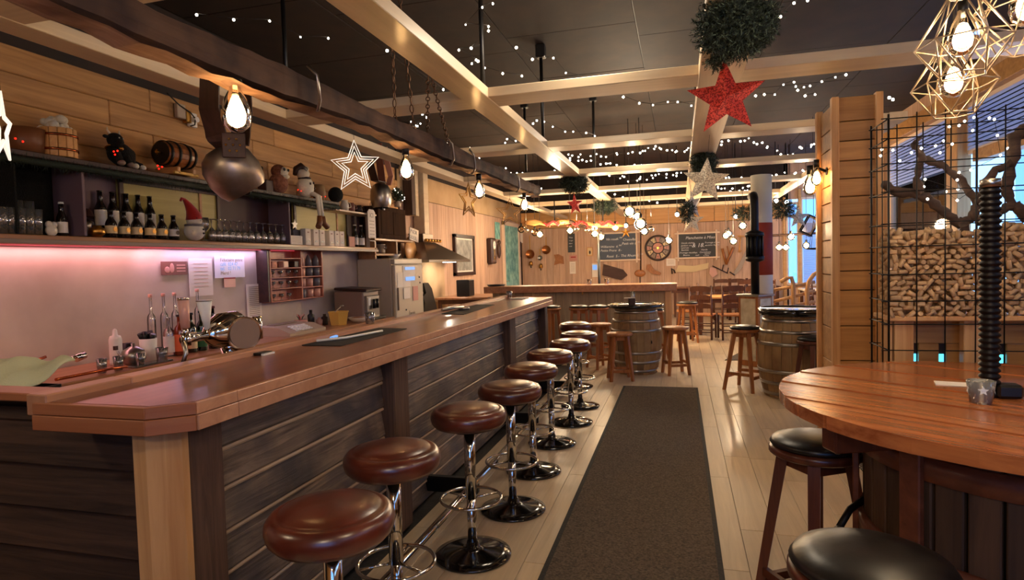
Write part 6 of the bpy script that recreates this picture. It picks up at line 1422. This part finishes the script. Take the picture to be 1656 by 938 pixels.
pat = [['cup_pink', 'cup_grey', 'cup_grey'], ['cup_pink', 'cup_pink', 'cup_grey'], ['cup_grey', 'cup_pink', 'cup_pink']]
for r_i, z_ in enumerate(zsR[1:]):
    for k in range(3):
        tag(obj('cup', cu[pat[r_i][k]], None, None, (-4.30, yc+m0+.07+k*(W_/2-m0-.13)/2, z_+.007)), '%s cup, %s from the left on the %s board of the right rack column' % ('Pink' if pat[r_i][k] == 'cup_pink' else 'Grey', ORD[k], ('second', 'third', 'bottom')[r_i]), 'cup', 'cups in the wall rack')
for k, l in enumerate(('slim pale', 'dark striped', 'rounded grey')):
    single('paper_cone', MB().lathe([(0, 0), (.04, 0), (.035, .08), (.012, .13), (0, .135)], n=14), ('cup_pink', 'cup_grey', 'cup_grey')[k], '%s tapered packet on the top board of the right rack column' % l, 'packet', (-4.30, yc+m0+.07+k*(W_/2-m0-.13)/2, zsR[0]+.007))
for k in range(3):
    single('paper_packet', MB().box((0, 0, .035), (.07, .09, .07), bev=.004), ('pink_card', 'cup_pink', 'dark_wood')[k], '%s small box on the second board of the left rack column' % ('Brown pink', 'Pale pink', 'Dark')[k], 'box', (-4.30, yc-W_/2+.1+k*(m0+W_/2-.16)/2, zsL[1]+.007))
# ================================================================ COUNTER ITEMS (worktop z .83)
ZW = .8315
def cbase(px, py, x=-4.0): return at(px, py, x=x)
def oncounter(px, py): 
    q = at(px, py, z=ZW); q.x = max(-4.3, min(-3.8, q.x)); return at(px, 560, x=q.x)
for i, (px, x, h, r, kind, mt, lab, cap, l, py) in enumerate((
    (246, -4.2, .50, .032, 'tall', 'glass', None, 'cup_pink', 'first tall clear bottle with a pouring spout, left of the others', 0),
    (267, -4.22, .50, .032, 'tall', 'glass', None, 'cup_pink', 'second tall clear bottle with a pouring spout', 0),
    (285, -4.24, .50, .032, 'tall', 'glass', None, 'cup_pink', 'third tall clear bottle with a pouring spout', 0),
    (322, -4.24, .52, .032, 'tall', 'glass', None, 'cup_pink', 'fourth tall clear bottle, behind the wooden tap handle', 0),
    (273, -4.0, .31, .042, 'wine', 'glass', 'label_white', None, 'clear bottle with a violet and white label', 0),
    (291, -3.95, .33, .048, 'wine', 'bottle_orange', 'label_orange', 'black', 'bottle with a bright orange label', 0),
    (309, -3.98, .33, .044, 'wine', 'bottle_green', 'label_cream', 'black', 'green bottle with a cream label behind the tap arm', 0),
    (326, -3.97, .34, .042, 'wine', 'bottle_green', 'label_green', 'black', 'dark bottle with a green picture label', 0),
    (345, -3.97, .37, .046, 'wine', 'beer_glass', 'label_cream', 'cap_red', 'dark bottle with a dark red cap and cream label', 0))):
    y = at(px, 540, x=x).y; bottle(l, 'bottle', (x, y, ZW), h, r, kind, mt, lab, cap, 'bottles on the work counter' if h > .45 else None, (.1, .52))
y = at(187, 560, x=-4.05).y; o = thing('squeeze_bottle', 'white plastic squeeze bottle with pointed tip and small dark label', 'bottle', (-4.05, y, ZW)); obj('body', MB().lathe([(0, 0), (.04, 0), (.043, .02), (.043, .19), (.035, .215), (.018, .22), (.014, .26), (.004, .27), (0, .27)], n=20), 'white', o); obj('mark', MB().box((.03, -.025, .13), (.02, .03, .03)), 'maroon', o)
y = at(240, 560, x=-3.98).y; o = thing('straw_jar', 'white frosted jar filled with black tops', 'jar', (-3.98, y, ZW)); obj('jar', MB().lathe([(0, 0), (.055, 0), (.062, .17), (.058, .17), (.05, .008), (0, .008)], n=20), 'frost', o)
for k in range(6): obj('black_top', MB().cyl((0, 0, 0), (0, 0, .06), .02, n=10), 'black', o, (.03*math.cos(k), .036*math.sin(k), .15+.008*(k % 3)), (.4*math.sin(k*2), .4*math.cos(k*2), 0))
y = at(205, 580, x=-4.05).y; single('dark_jar', MB().lathe([(0, 0), (.05, 0), (.05, .1), (.045, .105), (.045, .14), (0, .145)], n=18), 'black', 'short dark jar behind the glass teapot', 'jar', (-4.12, at(207, 575, x=-4.12).y, ZW))
y = at(213, 585, x=-3.92).y; o = thing('teapot', 'round clear glass teapot with shiny reflections', 'teapot', (-3.9, y, ZW)); obj('body', MB().lathe([(0, .002), (.05, .002), (.08, .04), (.085, .075), (.07, .11), (.03, .135), (.012, .14), (.015, .16), (0, .165)], n=24), 'steel', o); obj('spout', MB().tube([(.0, -.08, .06), (0, -.115, .09), (0, -.13, .12)], [.014, .01, .008], 8), 'glass', o)
y = at(262, 578, x=-3.86).y; tumbler('clear measuring glass between the jar and the orange bottle', (-3.86, y, ZW), .1, .045)
y = at(243, 600, x=-3.8).y; single('glass_tray', MB().box((0, 0, .006), (.12, .34, .012), bev=.004), 'glass_smoke', 'flat grey glass tray at the counter edge under the jars', 'tray', (-3.81, y, ZW))
for i, (px, x) in enumerate(((165, -3.82), (192, -3.8), (228, -3.78))): tumbler('%s upside-down clear glass along the copper rail' % ORD[i].capitalize(), (x, at(px, 600, x=x).y, ZW), .1, .033, 'clear glasses along the copper rail')
# tap faucet, copper rail
o = thing('faucet', 'chrome swivel faucet spout rising over the sink at the far left', 'faucet', (0, 0, 0)); P = [at(40, 620, x=-4.0), at(75, 598, x=-3.98), at(105, 583, x=-3.95), at(122, 577, x=-3.93)]; P[0].z = ZW
obj('spout', MB().tube(P, [.02, .012, .013, .014], 12), 'chrome', o); q = at(129, 577, x=-3.93); obj('spout_head', MB().cyl((q.x, q.y-.03, q.z-.008), (q.x, q.y+.035, q.z+.008), .026, n=16), 'chrome', o)
q = at(70, 582, x=-4.1); obj('lever', MB().tube([at(40, 590, x=-4.1), at(52, 585, x=-4.1), at(74, 577, x=-4.1)], .01, 8), 'copper', o)
mini('copper_rail', MB().tube([at(90, 614, x=-3.76), at(180, 596, x=-3.76), at(205, 593, x=-3.76)], .010, 10), 'copper', 'shiny copper pipe rail along the edge of the left work counter', 'pipe', (0, 0, 0))
# towel over a crate at the left return
q = at(40, 615, z=1.0); cr = thing('glass_crate', 'dark plastic crate under the green towel at the left end', 'crate', (-2.70, 1.83, .929)); 
for s_ in (-1, 1): obj('crate_side', MB().box((0, s_*.12, .06), (.36, .012, .12), bev=.003), 'black', cr); obj('crate_side', MB().box((s_*.18, 0, .06), (.012, .24, .12), bev=.003), 'black', cr)
obj('crate_bottom', MB().box((0, 0, .006), (.36, .24, .012)), 'black', cr)
single('inner_worktop', MB().box((0, 0, 0), (.75, .5, .03), bev=.004), 'counter_wood', 'low inner work surface behind the bar return under the crate', 'worktop', (-2.75, 1.95, .913))
V = []; F = []; nx_, ny_ = 40, 16
for i in range(nx_):
    for j in range(ny_):
        u_ = i/(nx_-1); v_ = j/(ny_-1); x_ = -3.3+u_*.80; y_ = 1.68+v_*.34
        z_ = 1.10+.016*math.sin(u_*11+v_*3)+.012*math.sin(v_*9+u_*19)+.03*v_+.05*math.exp(-((u_-.25)/.12)**2)*v_+.035*math.exp(-((u_-.72)/.08)**2)
        if u_ > .62: z_ += .05*(u_-.62) - .06*max(0, .35-v_)
        if u_ > .9: z_ -= (u_-.9)*.6*(1-.55*v_)
        if v_ < .3: z_ -= (.3-v_)*(.10+.16*max(0, math.sin(u_*7-.6)))
        V.append((x_+.02*math.sin(v_*5), y_, z_))
for i in range(nx_-1):
    for j in range(ny_-1): F.append((i*ny_+j, i*ny_+ny_+j, i*ny_+ny_+j+1, i*ny_+j+1))
tw = single('towel', MB().add(V, F, True), 'cloth', 'pale green towel draped over the crate at the far left', 'towel'); md = tw.modifiers.new('thick', 'SOLIDIFY'); md.thickness = .006
# beer tap tower
q = at(393, 535, x=-2.12)
tp = thing('beer_tap', 'chrome beer tap tower with round badge and two handles beside the bar rim', 'beer tap', (-2.16, q.y-.04, 0), 0)
zc_ = q.z; 
obj('tower_foot', MB().lathe([(0, .94), (.09, .94), (.09, .955), (.06, .97), (.045, 1.0), (.04, 1.05), (.055, zc_-.06), (0, zc_-.05)], n=28), 'chrome', tp)
obj('tower_body', MB().tube([(0, -.17, zc_+.0), (0, -.13, zc_+.002), (0, -.06, zc_+.01), (0, .02, zc_+.012), (0, .09, zc_), (0, .13, zc_-.002)], [.02, .055, .088, .09, .06, .035], 24), 'chrome', tp)
bd = obj('badge_ring', MB().cyl((.05, .0, zc_-.005), (.108, -.03, zc_-.005), .082, n=32), 'chrome', tp); obj('badge', MB().cyl((.109, -.031, zc_-.005), (.112, -.0325, zc_-.005), .073, n=32), 'grey_plastic', bd)
obj('tap_arm', MB().tube([(0, -.30, zc_-.005), (0, -.25, zc_), (0, -.15, zc_)], [.024, .02, .022], 14).cyl((0, -.285, zc_-.03), (0, -.285, zc_+.03), .022, n=12), 'chrome', tp)
obj('tap_spout', MB().tube([(0.01, -.31, zc_-.01), (.02, -.31, zc_-.06), (.02, -.34, zc_-.12)], [.012, .010, .009], 10), 'steel', tp)
h1 = obj('tap_handle', MB().cyl((0, -.285, zc_+.05), (0, -.29, zc_+.18), .019, .024, n=16), 'cup_pink', tp); obj('handle_cap', MB().cyl((0, -.29, zc_+.178), (0, -.29, zc_+.188), .026, n=16), 'chrome', h1); obj('handle_stem', MB().cyl((0, -.285, zc_+.01), (0, -.285, zc_+.05), .012, n=12), 'chrome', h1)
h2 = obj('tap_handle', MB().cyl((0, -.155, zc_+.03), (0, -.165, zc_+.165), .011, .034, n=16), 'frost', tp); obj('handle_cap', MB().cyl((0, -.165, zc_+.163), (0, -.165, zc_+.168), .036, n=16), 'steel', h2)
obj('side_tap', MB().cyl((0, .12, zc_), (0, .2, zc_+.0), .02, n=12).cyl((0, .2, zc_-.06), (0, .2, zc_+.06), .025, n=14), 'chrome', tp)
single('tap_base', MB().box((0, 0, 0), (.3, 3.2, .03), bev=.004), 'counter_wood', 'inner work ledge behind the bar rim carrying the tap', 'worktop', (-2.19, 3.8, .925))
# cash register, bowls, tub
q = at(470, 540, x=-3.0)
cr_ = thing('cash_register', 'flat beige cash register keypad on the inner ledge', 'cash register', (0, 0, 0), None)
a = at(440, 540, x=-3.98); b = at(500, 535, x=-3.98); w_ = b.y-a.y; o = cr_; o.location = (-3.97, (a.y+b.y)/2, ZW)
obj('body', MB().prism([(-.2, 0), (.2, 0), (.2, .03), (.05, .085), (-.2, .1)], -w_/2, w_/2, (rx(PI/2)).to_4x4()), 'beige_plastic', o)
for r_i in range(4):
    for k in range(6): pbox('key', (.08+.03*r_i-.0, -.16+k*.05, .084-.012*r_i), (.022, .036, .012), 'frost', o, .002, ry(.3))
obj('display', MB().box((-.12, .0, .10), (.1, w_*.6, .008), bev=.002), 'grey_plastic', o)
y = at(555, 522, x=-3.95).y; o = thing('yellow_tub', 'yellow plastic tub with cutlery beside the coffee machine', 'tub', (-3.93, at(548, 520, x=-3.93).y, ZW)); obj('tub_body', MB().lathe([(0, 0), (.10, 0), (.13, .15), (.137, .15), (.137, .16), (.12, .16), (.095, .01), (0, .01)], n=6, smooth=False), 'yellow_tub', o); obj('spoon', MB().cyl((0, -.1, .15), (0, .05, .21), .006).ell((0, .08, .22), (.02, .035, .012), 10, 6), 'steel', o)
o = thing('ceramic_bowl', 'round pale bowl right of the yellow tub', 'bowl', (-3.85, at(580, 522, x=-3.85).y, ZW)); obj('bowl_body', MB().lathe([(0, 0), (.07, 0), (.13, .06), (.125, .062), (.066, .01), (0, .01)], n=24), 'ceramic', o); obj('filling', MB().ell((0, 0, .045), (.1, .1, .025), 14, 6), 'stool_brown', o)
o = thing('flower_pot', 'small clutter pot with red and green tufts beside the register', 'pot', (-4.15, at(486, 512, x=-4.15).y, ZW)); obj('pot_body', MB().cyl((0, 0, 0), (0, 0, .1), .06, .075, n=16), 'cup_pink', o)
for k in range(9): a_ = k*.7; obj('tuft', MB().tube([(0, 0, .09), (.04*math.cos(a_), .05*math.sin(a_), .15+.01*(k % 3))], [.012, .003], 6), ('needle_light', 'red_felt', 'cup_pink')[k % 3], o)
for px, l, mt, h in ((503, 'small dark bottle behind the flower pot', 'black', .2), (516, 'small pink sachet holder right of the flower pot', 'cup_pink', .1), (525, 'dark twig bundle near the yellow tub', 'branch', .13)):
    single('small_jar', MB().lathe([(0, 0), (.035, 0), (.04, h*.7), (.018, h*.8), (.018, h), (0, h)], n=14), mt, l, 'jar', (-4.12, at(px, 515, x=-4.12).y, ZW))
# ================================================================ ON THE BAR TOP
ZB = 1.1005
def mat_(label, pts, mt, name='bar_mat', cat='mat', t=.004):
    P = [at(a, b, z=ZB) for a, b in pts]; c = sum(P, Vector())/len(P); q_ = [(p.x-c.x, p.y-c.y) for p in P]
    ar = sum(q_[i][0]*q_[(i+1) % len(q_)][1]-q_[(i+1) % len(q_)][0]*q_[i][1] for i in range(len(q_)))
    if ar < 0: q_ = q_[::-1]
    return single(name, MB().prism(q_, 0, t), mt, label, cat, (c.x, c.y, ZB))
o = mat_('black rubber bar mat with pens and card lying on the middle of the bar', [(488, 559), (551, 560), (658, 532), (612, 531)], 'rubber')
mat_('black bar mat on the far part of the bar', [(714, 508), (750, 509), (800, 493), (768, 493)], 'rubber')
single('pen_holder', MB().tube([at(512, 551, z=ZB+.014), at(560, 546, z=ZB+.014), at(618, 535, z=ZB+.014)], .007, 8), 'frost', 'white and blue pens lying on the middle bar mat', 'pens', (0, 0, 0))
single('lighter', MB().box((0, 0, .007), (.02, .09, .014), bev=.004), 'blue_glow', 'small blue lighter on the middle bar mat', 'lighter', tuple(at(540, 547, z=ZB+.004)), (0, 0, .2))
a = at(399, 575, z=ZB); b = at(436, 571, z=ZB); o = thing('drip_grid', 'dark drip grille strip at the bar edge below the tap', 'grille', (-1.93, (a.y+b.y)/2, ZB), 0); obj('strip', MB().box((0, 0, .006), (.05, (b.y-a.y)*1.0, .012), bev=.002), 'black', o); obj('edge', MB().box((.03, 0, .004), (.012, (b.y-a.y), .008)), 'frost', o)
for px, py, l in ((840, 474, 'small candle tumbler near the far end of the bar'), (547, 553, None), (666, 520, 'tiny clear ashtray glass on the bar rim')):
    if not l: continue
    q = at(px, py+4, z=ZB if px > 700 else 1.126); tumbler(l, (q.x if px > 700 else -1.99, min(q.y, 6.88), ZB if px > 700 else 1.126), .08, .035)
q = at(790, 484, z=ZB); q.y = min(q.y, 6.7); single('menu_card', MB().box((0, 0, .012), (.14, .3, .002)).box((0, 0, .003), (.15, .32, .004)), 'paper', 'white folded menu lying near the far end of the bar', 'menu', (-1.75, q.y, ZB))
q = at(700, 508, z=ZB); single('bar_trowel', MB().tube([(-1.9, q.y, 1.135), (-1.88, q.y+.25, 1.135), (-1.86, q.y+.4, 1.13)], .012, 8).cyl((-1.86, q.y+.42, 1.103), (-1.86, q.y+.42, 1.125), .05, n=16), 'steel', 'shiny metal ladle resting on the bar rim at the far part', 'ladle')
